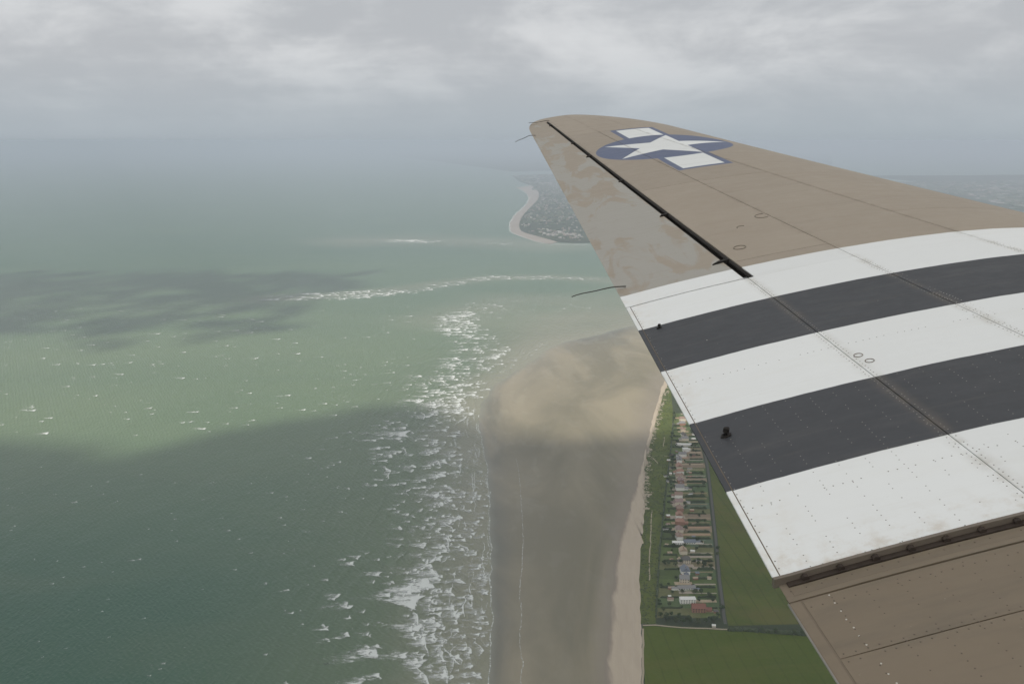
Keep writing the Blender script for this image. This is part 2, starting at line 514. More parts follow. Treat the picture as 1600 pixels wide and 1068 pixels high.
# ------------------------------------------------------------------ surf and whitecaps
m_foam, q = material('foam')
P = q.pos(); fa = q.attr('foam')
f1 = q.noise(q.mapping(P, scale=(.10, .30, 1)), 1.0, 6, .68, .6)
f2 = q.noise(P, .9, 3, .7)
v = q.math('ADD', fa, q.math('ADD', q.math('MULTIPLY', q.math('SUBTRACT', f1, .5), 2.3), q.math('MULTIPLY', q.math('SUBTRACT', f2, .5), .9)))
al = q.math('MULTIPLY', q.step(v, .30, .95), .93)
al = q.math('MULTIPLY', al, q.step(fa, 0.0, .25))
q.b.inputs['Base Color'].default_value = (.66, .68, .65, 1)
q.b.inputs['Roughness'].default_value = .85
q.b.inputs['Specular IOR Level'].default_value = .2
q.put(q.b.inputs['Alpha'], al)

shore_T = np.gradient(EDGE, axis=0); shore_T /= np.hypot(shore_T[:, 0], shore_T[:, 1])[:, None]
def shore_frame(x, y):
    i = int(np.argmin((EDGE[:, 0] - x) ** 2 + (EDGE[:, 1] - y) ** 2))
    t = shore_T[i]
    n_ = np.array([t[1], -t[0]])                        # towards the land
    if n_[0] < 0 and y < 1900: n_ = -n_
    return t, n_
FV, FF, FA = [], [], []
def foam_patch(x, y, Ln, Lt, k, ang=0.0, nt=7, nn=10):
    """one broken wave: crest on the landward side, foam trailing seawards"""
    dirn = np.array([math.cos(ang), math.sin(ang)])     # landward
    tan = np.array([-dirn[1], dirn[0]])
    b = len(FV)
    z0 = rng.uniform(.12, .55)
    sd = rng.uniform(0, 999)
    bow = rng.uniform(-.25, .25) * Lt
    for j in range(nt):
        s = j / (nt - 1) * 2 - 1
        end = (1 - abs(s) ** 2.2)
        tail = Ln * (.35 + .65 * end) * (1 + .7 * mn.noise(Vector((s * 2.3, sd, 0))))
        for i in range(nn):
            u_ = (i / (nn - 1)) ** 1.6
            off = -u_ * tail + bow * (s * s) + Lt * .16 * mn.noise(Vector((s * 2.5, sd, 7)))
            p = np.array([x, y]) + dirn * off + tan * (s * Lt / 2 + Lt * .2 * mn.noise(Vector((u_ * 3, sd, s))))
            a = k * end ** .6 * ((1 - u_) ** .7 * .82 + .55 * math.exp(-((u_ - .05) / .06) ** 2)) * min(1, i * 1.2 + .25)
            FV.append((p[0], p[1], z0 + .55 * math.exp(-((u_ - .08) / .1) ** 2) * k * end))
            FA.append(a)
    for j in range(nt - 1):
        for i in range(nn - 1):
            FF.append((b + j * nn + i, b + j * nn + i + 1, b + (j + 1) * nn + i + 1, b + (j + 1) * nn + i))
def ribbon(P, w, k, z=.3):
    b = len(FV)
    T = np.gradient(P, axis=0); T /= np.hypot(T[:, 0], T[:, 1])[:, None] + 1e-9
    for i, (p, t) in enumerate(zip(P, T)):
        e = min(1, min(i, len(P) - 1 - i) / 2.0 + .15)
        m_ = .55 + .9 * abs(mn.noise(Vector((p[0] * .05, p[1] * .05, 3))))
        nrm = np.array([t[1], -t[0]])
        for sgn, kk in ((1.3, 0), (.35, 1), (-.35, 1), (-1.6, 0)):
            pp = p + nrm * sgn * w * m_
            FV.append((pp[0], pp[1], z)); FA.append(k * kk * e)
    for i in range(len(P) - 1):
        for j in range(3):
            FF.append((b + i * 4 + j, b + i * 4 + j + 1, b + (i + 1) * 4 + j + 1, b + (i + 1) * 4 + j))
def in_poly(R, x, y):
    ins = False
    for (x0, y0), (x1, y1) in zip(R, np.roll(R, -1, 0)):
        if (y0 > y) != (y1 > y) and x < (x1 - x0) * (y - y0) / (y1 - y0) + x0:
            ins = not ins
    return ins
def field_of_foam(pts, cnt, Ln, Lt, k, clump=0.0, ang=None):
    R = np.array([gp(*p) for p in pts])
    lo, hi = R.min(0), R.max(0)
    c = tries = 0
    while c < cnt and tries < 40000:
        tries += 1
        x, y = rng.uniform(lo[0], hi[0]), rng.uniform(lo[1], hi[1])
        if not in_poly(R, x, y):
            continue
        if clump and mn.noise(Vector((x * .02, y * .012, 11))) < clump - 1 + rng.random() * .8:
            continue
        a = rng.normal(0.05, .22) if ang is None else rng.normal(ang, .2)
        kk = k * rng.uniform(.55, 1.15)
        sz = rng.lognormal(0, .35)
        foam_patch(x, y, Ln * sz * rng.uniform(.7, 1.3), Lt * sz * rng.uniform(.7, 1.3), kk, a)
        c += 1
# inner surf, from the bottom of the picture outwards
field_of_foam([(655, 1130), (650, 1000), (655, 900), (665, 800), (700, 760), (762, 760), (766, 900), (764, 1000), (760, 1130)], 230, 27, 14, .88)
field_of_foam([(560, 1120), (565, 1010), (650, 1000), (655, 1120)], 12, 40, 20, .92, 0)
field_of_foam([(640, 1010), (640, 880), (690, 880), (700, 1010)], 46, 28, 16, 1.15)
field_of_foam([(490, 1110), (500, 960), (520, 870), (600, 850), (640, 900), (640, 1000), (560, 1060)], 34, 22, 12, .85, .4)
field_of_foam([(600, 900), (620, 760), (660, 740), (690, 760), (660, 900)], 50, 22, 11, .75)
field_of_foam([(588, 760), (582, 700), (600, 650), (645, 640), (655, 700), (650, 760)], 50, 36, 14, .92)
field_of_foam([(655, 780), (660, 700), (672, 640), (720, 640), (722, 700), (725, 780)], 90, 32, 14, .98)
field_of_foam([(722, 780), (722, 700), (755, 700), (765, 780)], 60, 18, 11, .55)
field_of_foam([(620, 650), (640, 600), (700, 560), (775, 560), (770, 600), (748, 650), (720, 660)], 140, 42, 15, .82)
field_of_foam([(670, 640), (690, 600), (730, 600), (725, 650)], 60, 34, 12, 1.05)
field_of_foam([(700, 570), (712, 540), (690, 510), (695, 490), (740, 485), (770, 520), (800, 545), (790, 570)], 170, 46, 15, .85)
field_of_foam([(685, 512), (700, 494), (745, 488), (752, 510), (740, 530)], 60, 50, 16, 1.0)
field_of_foam([(720, 500), (730, 470), (800, 465), (790, 500)], 45, 50, 14, .7)
field_of_foam([(800, 500), (820, 462), (900, 455), (940, 480), (900, 500)], 26, 50, 14, .55)
field_of_foam([(768, 600), (800, 575), (850, 545), (862, 532), (820, 545), (780, 575)], 50, 16, 12, .6)
field_of_foam([(480, 560), (500, 480), (690, 470), (690, 560)], 34, 38, 12, .62)
field_of_foam([(560, 640), (500, 620), (560, 560), (680, 560), (640, 610)], 34, 30, 10, .6)
for (pts_, c_) in (([(640, 1130), (650, 900), (690, 770), (764, 770), (766, 900), (760, 1130)], 36), ([(600, 770), (620, 640), (700, 570), (765, 570), (745, 660), (745, 770)], 34)):
    field_of_foam(pts_, c_, 9, 46, 1.0, 0, .06)          # long breaker fronts along the shore
field_of_foam([(640, 1130), (645, 1000), (655, 880), (690, 800), (760, 800), (766, 900), (764, 1000), (760, 1130)], 70, 46, 30, .44)
field_of_foam([(600, 760), (620, 640), (700, 570), (770, 570), (740, 660), (740, 760)], 70, 60, 30, .40)
# open sea whitecaps
field_of_foam([(0, 560), (0, 470), (450, 470), (500, 560)], 110, 30, 13, .85, 0, .1)
field_of_foam([(0, 700), (0, 560), (560, 560), (580, 660)], 110, 22, 9, .85, 0, .1)
field_of_foam([(430, 720), (560, 655), (590, 700), (590, 760), (440, 760)], 20, 22, 9, .7)
field_of_foam([(-100, 1100), (-60, 720), (520, 720), (520, 1100)], 110, 10, 4.5, .85, 0, .3)
field_of_foam([(440, 1000), (440, 760), (580, 760), (580, 860), (520, 900)], 22, 13, 7, .66, 0, .2)
# long bar of breakers and the far shore's breaking edge
field_of_foam([(405, 470), (430, 461), (520, 456), (620, 450), (640, 458), (540, 468)], 90, 55, 26, .95)
field_of_foam([(610, 458), (700, 441), (770, 431), (860, 431), (940, 434), (940, 438), (860, 436), (770, 437), (700, 449), (620, 464)], 130, 46, 22, .75)
field_of_foam([(608, 378), (620, 373), (645, 374), (690, 376), (690, 379), (640, 380)], 26, 110, 50, .85)
field_of_foam([(700, 376), (870, 381), (930, 381), (930, 383), (780, 382)], 40, 90, 26, .5)
for k in range(60):                                    # crests running along the shore
    i0 = rng.integers(12, 70)
    off = rng.choice([3, 4, 11, 24, 26, 48]) + rng.normal(0, 2.5)
    L = rng.integers(2, 6)
    seg = EDGE[i0:i0 + L + 1] - np.array([[off, 0]])
    if len(seg) < 3: continue
    seg = wobble(dense(seg, 5), 2.2, .06, k * 1.7)
    a_ = rng.integers(0, max(1, len(seg) - 8))
    ribbon(seg[a_:a_ + rng.integers(8, 22)], rng.uniform(.45, .9), rng.uniform(.65, 1.0), .7)
ribbon(wobble(EDGE[10:66] - np.array([[1.0, 0]]), 2.0, .04, 5.), 1.2, .62, .45)
sw_px = [(815, 1300), (814, 1068), (817, 1040), (812, 1000), (815, 960), (812, 925), (816, 880), (817, 830), (814, 780), (811, 740), (806, 715)]
ribbon(wobble(dense([gp(*p) for p in sw_px], 12), 1.6, .06, 6.), .55, .66, .75)
ribbon(wobble(se, 14, .004, 2.2), 6, .7, .9)
ribbon(dense([gp(890, 473), gp(896, 478), gp(915, 481), gp(960, 482), gp(1000, 480)], 8), 3, .5, .5)
ribbon(dense([gp(858, 381.2), gp(900, 382), gp(960, 382)], 8), 18, .6, .5)
foam = mesh_obj('sea_foam', FV, FF, m_foam, attrs={'foam': FA}, smooth=True)
tag(foam, 'white broken surf and scattered whitecaps on the green sea', 'foam', kind='stuff')

# ------------------------------------------------------------------ coastal plain under the plots
ig = [i for i in range(len(GRASS)) if GRASS[i, 1] >= Y0 - 30]
A = GRASS[ig]
B = np.array([(x + 2600 - 900 * k / len(A), y + 250 * k / len(A)) for k, (x, y) in enumerate(A)])
tag(ruled('coastal_plain', A + [2.0, 0], B, 10, lambda u: 2.7, m_land), kind='structure')

# ------------------------------------------------------------------ seaside plots: gardens, houses, hedges, trees
LZ = 3.0
plots = []
y = Y0 + 14
while y < gp(0, 652)[1]:
    w = rng.uniform(19, 27)
    plots.append((y, y + w)); y += w
garden_cols = [(.075, .102, .030), (.096, .118, .042), (.064, .086, .028), (.115, .118, .052), (.080, .110, .046), (.150, .130, .070), (.074, .104, .044), (.20, .155, .105), (.080, .108, .064)]
garden_mats = [grass_mat('garden_ground', c, tuple(v * 1.25 for v in c), tuple(v * .75 for v in c), .05, .05) for c in garden_cols]
m_drive = [plain('driveway_gravel', (.36, .29, .20), .95, .2, .3), plain('driveway_paving', (.32, .275, .22), .95, .2, .3), plain('driveway_brick', (.33, .23, .155), .95, .2, .3)]
def quad(name, xa, xb, y0, y1, z, mat, xa2=None, xb2=None):
    nxx = 4
    V = [(xa + (xb - xa) * i / nxx, y0, z) for i in range(nxx + 1)] + [((xa2 if xa2 is not None else xa) + ((xb2 if xb2 is not None else xb) - (xa2 if xa2 is not None else xa)) * i / nxx, y1, z) for i in range(nxx + 1)]
    return tag(mesh_obj(name, V, [(i, i + 1, nxx + 2 + i, nxx + 1 + i) for i in range(nxx)], mat), kind='structure')

# hedges: three lumpy bodies shared by all
m_hedge, q = material('hedge_leaves')
hn = q.noise(q.pos(), .6, 5, .7)
q.put(q.b.inputs['Base Color'], q.mix(hn, (.026, .040, .016), (.066, .084, .032)))
q.b.inputs['Roughness'].default_value = .9
bump(q, q.noise(q.pos(), 2.0, 4, .7), .8, .4)
def hedge_mesh(seed, L=10.0, w=1.6, h=2.2):
    V, Fc = [], []
    n_ = 24
    prof = [(-1, 0), (-1.05, .45), (-.8, .9), (-.2, 1.05), (.35, 1.0), (.85, .85), (1.05, .4), (1, 0)]
    for i in range(n_ + 1):
        t = i / n_
        e = min(1, min(t, 1 - t) * 9 + .3)
        for j, (a, b_) in enumerate(prof):
            d_ = 1 + .38 * mn.noise(Vector((t * 9, j * .7, seed)))
            V.append((t * L - L / 2, a * w / 2 * d_ * e, b_ * h * (1 + .45 * mn.noise(Vector((t * 7, 3 + j * .3, seed))) * (b_ > .2)) * e))
    m_ = len(prof)
    for i in range(n_):
        for j in range(m_ - 1):
            Fc.append((i * m_ + j, (i + 1) * m_ + j, (i + 1) * m_ + j + 1, i * m_ + j + 1))
    Fc += [tuple(range(m_)), tuple(range(n_ * m_, n_ * m_ + m_))[::-1]]
    me = bpy.data.meshes.new('hedge')
    me.from_pydata(V, [], Fc); me.materials.append(m_hedge)
    return me
hedge_meshes = [hedge_mesh(s * 3.3) for s in range(4)]
HEDGE_LABEL = 'dark green hedge dividing two narrow gardens in the seaside row'
def hedge(x0, y0, x1, y1, w=1.0, h=1.0, label=HEDGE_LABEL, group='garden hedges of the seaside row'):
    o = bpy.data.objects.new('hedge', random.choice(hedge_meshes))
    C.objects.link(o)
    o.location = ((x0 + x1) / 2, (y0 + y1) / 2, LZ + .02)
    o.rotation_euler = (0, 0, math.atan2(y1 - y0, x1 - x0))
    o.scale = (math.hypot(x1 - x0, y1 - y0) / 10.0, w, h)
    tag(o, label, 'hedge', group)
    return o

# trees: five crowns of leaf clumps shared by all
m_bark = plain('bark', (.09, .07, .05), .9, .3, 2.)
def leaf_mat(name, a, b_):
    m, q = material(name)
    f = q.noise(q.obj(), 1.3, 3, .6)
    rnd = q.new('ShaderNodeObjectInfo').outputs['Random']
    q.put(q.b.inputs['Base Color'], q.mix(q.math('ADD', q.math('MULTIPLY', f, .6), q.math('MULTIPLY', rnd, .4)), a, b_))
    q.b.inputs['Roughness'].default_value = .8
    q.b.inputs['Specular IOR Level'].default_value = .2
    return m
m_leaf = leaf_mat('tree_leaves', (.026, .042, .015), (.070, .092, .032))
m_leaf2 = leaf_mat('shrub_leaves', (.040, .056, .018), (.090, .105, .040))
def crown_mesh(seed, mat, n_leaf=210, rx=3.2, rz=2.9, zc=4.2):
    r = random.Random(seed)
    lobes = [(r.uniform(-1.6, 1.6), r.uniform(-1.6, 1.6), zc + r.uniform(-.9, 1.3), r.uniform(1.3, 2.2)) for _ in range(7)]
    V, Fc = [], []
    for _ in range(n_leaf):
        lx, ly, lz, lr = r.choice(lobes)
        th, ph = r.uniform(0, 6.283), math.acos(r.uniform(-.75, 1))
        rr = lr * r.uniform(.75, 1.08)
        c = Vector((lx + rr * math.sin(ph) * math.cos(th), ly + rr * math.sin(ph) * math.sin(th), lz + rr * math.cos(ph) * .85))
        nrm = (c - Vector((lx, ly, lz))).normalized() + Vector((r.uniform(-.5, .5), r.uniform(-.5, .5), r.uniform(-.5, .5)))
        nrm.normalize()
        t1 = nrm.orthogonal().normalized(); t2 = nrm.cross(t1)
        s = r.uniform(.35, .75)
        k = len(V)
        V += [tuple(c + t1 * s * a + t2 * s * b_ * .8) for a, b_ in ((-1, -.4), (.2, -1), (1, .3), (-.3, 1))]
        Fc.append((k, k + 1, k + 2, k + 3))
    me = bpy.data.meshes.new('crown')
    me.from_pydata(V, [], Fc); me.materials.append(mat)
    return me
def trunk_mesh(seed):
    r = random.Random(seed)
    V, Fc = [], []
    def limb(p0, p1, r0, r1, n_=6):
        k = len(V)
        ax = (Vector(p1) - Vector(p0)).normalized(); a = ax.orthogonal().normalized(); b_ = ax.cross(a)
        for p, rr in ((p0, r0), (p1, r1)):
            for i in range(n_):
                an = i * 6.283 / n_
                V.append(tuple(Vector(p) + a * rr * math.cos(an) + b_ * rr * math.sin(an)))
        for i in range(n_):
            Fc.append((k + i, k + (i + 1) % n_, k + n_ + (i + 1) % n_, k + n_ + i))
    limb((0, 0, -.1), (.1, 0, 2.6), .28, .18)
    for _ in range(4):
        limb((.1, 0, r.uniform(1.8, 2.6)), (r.uniform(-1.7, 1.7), r.uniform(-1.7, 1.7), r.uniform(3.6, 5)), .12, .04)
    me = bpy.data.meshes.new('trunk')
    me.from_pydata(V, [], Fc); me.materials.append(m_bark)
    return me
crowns = [crown_mesh(s, m_leaf if s < 5 else m_leaf2) for s in range(7)]
trunks = [trunk_mesh(s) for s in range(3)]
def tree(x, y, s, label='small bushy tree among the gardens of the seaside houses', group='garden trees of the seaside row', squat=1.0):
    t = empty('garden_tree', (x, y, LZ), random.uniform(0, 6.28))
    t.scale = (s, s, s * squat)
    tag(t, label, 'tree', group)
    for nm, me in (('trunk', random.choice(trunks)), ('crown', random.choice(crowns))):
        o = bpy.data.objects.new(nm, me); C.objects.link(o); o.parent = t
    return t

# houses
roof_cols = {'terracotta': (.30, .175, .125), 'brown': (.25, .175, .135), 'plum brown': (.26, .19, .17), 'grey': (.22, .215, .21), 'slate blue': (.155, .175, .205),
             'tan': (.36, .28, .20), 'red': (.20, .085, .06), 'dark': (.10, .095, .085), 'white': (.62, .61, .58)}
m_roof = {}
for k_, c_ in roof_cols.items():
    m, q = material('roof_' + k_.replace(' ', '_'))
    z_ = q.xyz(q.obj())[2]
    nn = q.noise(q.obj(), .9, 4, .6)
    q.put(q.b.inputs['Base Color'], q.mix(nn, tuple(v * .7 for v in c_), tuple(min(1, v * 1.25) for v in c_)))
    q.b.inputs['Roughness'].default_value = .85
    m_roof[k_] = m
m_wall = {'white': plain('render_white', (.74, .73, .69), .85, .06), 'cream': plain('render_cream', (.58, .52, .42), .85, .08), 'brick': plain('brick_wall', (.30, .17, .12), .9, .15)}
m_glass, q = material('window_glass')
q.b.inputs['Base Color'].default_value = (.03, .035, .04, 1); q.b.inputs['Roughness'].default_value = .12
m_chim = plain('chimney_brick', (.27, .15, .11), .9, .2)
def boxv(x0, x1, y0, y1, z0, z1):
    V = [(x, y, z) for z in (z0, z1) for x, y in ((x0, y0), (x1, y0), (x1, y1), (x0, y1))]
    return V, [(3, 2, 1, 0), (4, 5, 6, 7), (0, 1, 5, 4), (1, 2, 6, 5), (2, 3, 7, 6), (3, 0, 4, 7)]
def merge(parts):
    V, Fc = [], []
    for v, f_ in parts:
        k = len(V); V += v; Fc += [tuple(i + k for i in t) for t in f_]
    return V, Fc
def gable(x0, x1, y0, y1, z, h, hip=0.0, ov=.5):
    x0 -= ov; x1 += ov; y0 -= ov; y1 += ov
    ym = (y0 + y1) / 2
    V = [(x0, y0, z), (x1, y0, z), (x1, y1, z), (x0, y1, z), (x0 + hip, ym, z + h), (x1 - hip, ym, z + h),
         (x0, y0, z - .18), (x1, y0, z - .18), (x1, y1, z - .18), (x0, y1, z - .18)]
    return V, [(0, 1, 5, 4), (2, 3, 4, 5), (0, 4, 3), (1, 2, 5), (0, 6, 7, 1), (1, 7, 8, 2), (2, 8, 9, 3), (3, 9, 6, 0), (6, 9, 8, 7)]
def house(x, y, w, d_, roofc, wallc, label, rz=0.0, storeys=2, ext=True, flat=False):
    h = 2.7 * storeys
    t = empty('house', (x, y, LZ), rz)
    tag(t, label, 'house', 'houses of the seaside row')
    wb = [boxv(-w / 2, w / 2, -d_ / 2, d_ / 2, 0, h)]
    rb = []
    if flat:
        rb.append(boxv(-w / 2 - .3, w / 2 + .3, -d_ / 2 - .3, d_ / 2 + .3, h + .002, h + .35))
    else:
        rb.append(gable(-w / 2, w / 2, -d_ / 2, d_ / 2, h, d_ * .38, hip=random.choice([0, 0, d_ * .35])))
    if ext:
        e0 = random.choice([-1, 1])
        ew, ed = w * random.uniform(.35, .55), d_ * random.uniform(.5, .7)
        ex = e0 * (w / 2 + ew / 2 - .2); ey = random.uniform(-.15, .15) * d_
        wb.append(boxv(ex - ew / 2, ex + ew / 2, ey - ed / 2, ey + ed / 2, 0, 2.8))
        rb.append(gable(ex - ew / 2, ex + ew / 2, ey - ed / 2, ey + ed / 2, 2.82, ed * .35, ov=.35))
    mesh_obj('wall', *merge(wb), m_wall[wallc], t)
    r = mesh_obj('roof', *merge(rb), m_roof[roofc], t)
    if not flat:
        cx = w * random.choice([-.32, .3])
        mesh_obj('chimney', *boxv(cx - .5, cx + .5, -.4, .4, h + d_ * .2, h + d_ * .38 + 1.1), m_chim, r)
    if y < 1250:                                         # the nearer houses show dark window rows
        nwin = max(3, int(w / 3))
        for s_ in range(storeys):
            for i in range(nwin):
                wx = -w / 2 + w * (i + .5) / nwin
                z0 = .9 + 2.7 * s_
                o = mesh_obj('window', *boxv(wx - .6, wx + .6, -d_ / 2 - .06, -d_ / 2 + .05, z0, z0 + 1.2), m_glass, t)
    return t

spec = [  # picture row, picture column, width, depth, roof, wall, storeys, extension, flat
    (957, 1091, 16, 11, 'red', 'brick', 2, True, False), (944, 1074, 19, 8, 'white', 'white', 2, False, True), (923, 1072, 22, 7, 'grey', 'white', 1, True, False),
    (911, 1069, 12, 10, 'grey', 'cream', 2, False, False), (898, 1070, 13, 11, 'slate blue', 'white', 2, True, False), (881, 1071, 12, 10, 'dark', 'cream', 2, True, False),
    (867, 1067, 10, 10, 'tan', 'cream', 2, False, False), (855, 1059, 15, 7, 'white', 'white', 2, False, True), (851, 1077, 16, 8, 'slate blue', 'white', 1, True, False),
    (844, 1061, 12, 9, 'brown', 'white', 2, True, False), (833, 1061, 12, 10, 'plum brown', 'cream', 2, True, False), (821, 1062, 13, 10, 'terracotta', 'brick', 2, True, False),
    (811, 1061, 12, 10, 'terracotta', 'white', 2, False, False), (800, 1062, 12, 9, 'brown', 'brick', 2, True, False), (790, 1060, 12, 10, 'plum brown', 'cream', 2, True, False),
    (779, 1060, 12, 10, 'brown', 'white', 2, True, False), (767, 1062, 13, 11, 'grey', 'white', 2, True, False), (756, 1063, 13, 9, 'plum brown', 'brick', 2, True, False),
    (749, 1061, 12, 9, 'brown', 'cream', 2, True, False), (742, 1062, 12, 9, 'terracotta', 'white', 2, True, False), (734, 1061, 14, 10, 'terracotta', 'cream', 2, False, False),
    (723, 1061, 16, 9, 'grey', 'white', 2, True, False), (715, 1066, 13, 9, 'grey', 'white', 2, True, False), (707, 1071, 10, 9, 'white', 'white', 2, True, True),
    (698, 1072, 20, 8, 'white', 'white', 1, True, True), (690, 1070, 13, 9, 'grey', 'cream', 2, True, False), (682, 1068, 12, 9, 'dark', 'white', 1, True, False),
    (674, 1067, 12, 9, 'brown', 'cream', 1, True, False), (666, 1066, 12, 9, 'grey', 'brick', 2, True, False), (659, 1066, 12, 9, 'brown', 'cream', 2, True, False)]
ordinal = ['nearest', 'second', 'third', 'fourth', 'fifth', 'sixth', 'seventh', 'eighth', 'ninth', 'tenth', 'eleventh', 'twelfth', 'thirteenth', 'fourteenth', 'fifteenth', 'sixteenth',
           'seventeenth', 'eighteenth', 'nineteenth', 'twentieth', 'twenty-first', 'twenty-second', 'twenty-third', 'twenty-fourth', 'twenty-fifth', 'twenty-sixth',
           'twenty-seventh', 'twenty-eighth', 'twenty-ninth', 'thirtieth']
house_xy = []
for k, (py, px, w, d_, rc, wc, sto, ext, flat) in enumerate(spec):
    gx_, gy_ = gp(px, py)
    rz = random.uniform(-.12, .12)
    if k not in (0, 1, 2, 7, 8) and random.random() < .45: rz += math.pi / 2
    house(gx_, gy_, w, d_, rc, wc, 'house with a %s roof and %s walls, %s from near end of row' % (rc, wc, ordinal[k]) if k else
          'big house with a red roof at the near end of the seaside row', rz, sto, ext, flat)
    house_xy.append((gx_, gy_))
# sheds and garages
for k, (py, px, w, d_, rc) in enumerate([(865, 1082, 6, 5, 'white'), (907, 1108, 5, 5, 'tan'), (925, 1088, 8, 4, 'slate blue'), (982, 1115, 4, 4, 'white'), (936, 1046, 3.5, 3.5, 'white'), (740, 1075, 5, 4, 'grey'), (775, 1080, 5, 4, 'grey')]):
    gx_, gy_ = gp(px, py)
    t = empty('garden_shed', (gx_, gy_, LZ), random.uniform(-.2, .2))
    tag(t, 'small garden shed with a %s roof, %s from near end of row' % (rc, ordinal[[4, 2, 3, 0, 1, 6, 5].index(k) if False else {3: 0, 4: 1, 2: 2, 1: 3, 0: 4, 6: 5, 5: 6}[k]]), 'shed', 'sheds in the seaside gardens')
    mesh_obj('wall', *boxv(-w / 2, w / 2, -d_ / 2, d_ / 2, 0, 2.2), m_wall['cream'], t)
    mesh_obj('roof', *gable(-w / 2, w / 2, -d_ / 2, d_ / 2, 2.2, 1.0, ov=.2), m_roof[rc], t)

for k in range(len(house_xy)):                           # garages and outbuildings beside the houses
    for side in random.sample([-1, 1], random.choice([1, 1, 2])):
        hx_, hy_ = house_xy[k]
        rc = random.choice(['grey', 'tan', 'white', 'brown', 'terracotta', 'dark', 'slate blue'])
        w, d_ = random.uniform(4, 8), random.uniform(3.5, 6)
        t = empty('outbuilding', (hx_ + side * random.uniform(15, 21), hy_ + random.uniform(-6, 6), LZ), random.uniform(-.2, .2))
        tag(t, 'low outbuilding, %s roof, %s the %s house from near end of row' % (rc, 'seaward of' if side < 0 else 'landward of', ordinal[k]), 'outbuilding', 'outbuildings of the seaside row')
        mesh_obj('wall', *boxv(-w / 2, w / 2, -d_ / 2, d_ / 2, 0, 2.5), m_wall[random.choice(['white', 'cream', 'brick'])], t)
        mesh_obj('roof', *gable(-w / 2, w / 2, -d_ / 2, d_ / 2, 2.5, random.uniform(.5, 1.6), ov=.25), m_roof[rc], t)
for i, (ya, yb) in enumerate(plots):
    hk = min(range(len(house_xy)), key=lambda k_: abs(house_xy[k_][1] - (ya + yb) / 2)); hx = house_xy[hk][0]; on = ordinal[hk]
    gl0, gl1 = xg(gard_x, ya), xg(gard_x, yb); ln0, ln1 = xg(lane_x, ya) - 1.2, xg(lane_x, yb) - 1.2
    quad('garden', gl0, hx, ya, yb, LZ + .10, random.choice(garden_mats[:5] + garden_mats[:3]), gl1, hx)
    quad('garden', hx, ln0, ya, yb, LZ + .11, random.choice(garden_mats), hx, ln1)
    if random.random() < .75:
        m_ = random.choice(m_drive); yc = ya + random.uniform(.2, .8) * (yb - ya); wd = random.choice([1.6, 2.2, 3.5, 7.0])
        quad('driveway', hx + 5, ln0, yc - wd / 2, yc + wd / 2, LZ + .18, m_)
    if random.random() < .65:
        quad('terrace', hx - random.uniform(9, 14), hx + 9, (ya + yb) / 2 - random.uniform(3, 7), (ya + yb) / 2 + random.uniform(3, 6), LZ + .15, random.choice(m_drive))
    for side in (0, 1):
        xa, xb = (gl0 + 1, hx - 5) if side == 0 else (hx + 7, ln0 - 1)
        if random.random() < .88 and xb - xa > 8:
            a_ = xa + random.uniform(0, .2) * (xb - xa)
            hedge(a_, ya + random.uniform(-.6, .6), xb - random.uniform(0, .15) * (xb - xa), ya + random.uniform(-.6, .6), random.uniform(.8, 1.9), random.uniform(.8, 1.7), 'dark hedge on the %s side of the %s house from near end of row' % (('seaward', 'lane')[side], on))
    hedge(gl0 + .5, ya + 1, gl1 + .5, yb - 1, random.uniform(1, 1.8), random.uniform(.8, 1.4), 'hedge closing the seaward garden end of the %s house from near end of row' % on, 'hedges at the seaward garden ends')
    for _ in range(random.choice([2, 3, 3, 4])):
        tx = random.choice([random.uniform(gl0 + 1, hx - 8), random.uniform(hx + 8, ln0 - 3)])
        tree(tx, random.uniform(ya, yb), random.uniform(.45, 1.1), 'small tree in the %s garden of the %s house from near end' % ('seaward' if tx < hx else 'lane side', on))
# clumps at the near end of the row and along the lane
for px, py, s in [(1032, 968, 1.1), (1040, 972, 1.2), (1048, 966, 1.0), (1056, 975, 1.2), (1066, 978, 1.3), (1078, 977, 1.2), (1090, 979, 1.3), (1102, 977, 1.2), (1114, 976, 1.4), (1122, 968, 1.2),
                  (1060, 968, 1.0), (1036, 958, .9), (1045, 950, 1.0), (1030, 945, .9), (1128, 958, 1.3), (1066, 930, 1.0), (1085, 932, 1.2), (1096, 931, 1.2), (1050, 931, .9), (1108, 937, 1.2),
                  (1116, 940, 1.0), (1064, 884, 1.2), (1074, 882, 1.2), (1100, 888, 1.3), (1110, 891, 1.3), (1090, 886, 1.1), (1045, 886, 1.1), (1055, 888, 1.1), (1037, 884, .9), (1120, 871, 1.0), (1121, 862, 1.1)]:
    tx, ty = gp(px, py)
    hk = min(range(len(house_xy)), key=lambda k_: math.hypot(house_xy[k_][0] - tx, house_xy[k_][1] - ty))
    tree(tx, ty, s * .85, 'large dark tree clump %s the %s house from the near end of the row' % ('seaward of' if tx < house_xy[hk][0] - 6 else 'landward of' if tx > house_xy[hk][0] + 6 else 'right beside', ordinal[hk]), 'dark trees round the nearest houses')
# field hedge running off behind the lane, and hedge along the lane
HX = poly([(1136, 988), (1160, 988), (1186, 990), (1212, 992), (1240, 994), (1268, 996), (1330, 1000), (1400, 1004)])
for k in range(len(HX) - 1):
    hedge(*HX[k], *HX[k + 1], 2.8, 1.7, '%s stretch of the dark field hedge by the wing, counted from the lane' % ['first', 'second', 'third', 'fourth', 'fifth', 'sixth', 'seventh'][k], 'field hedge by the wing')
for k in range(9):
    px, py = random.uniform(1140, 1262), 0
    py = 986.5 + (px - 1136) * .07
    tree(*gp(px, py), random.uniform(.6, 1.0), 'round bush grown up in the dark field hedge by the wing', 'bushes in the field hedge')
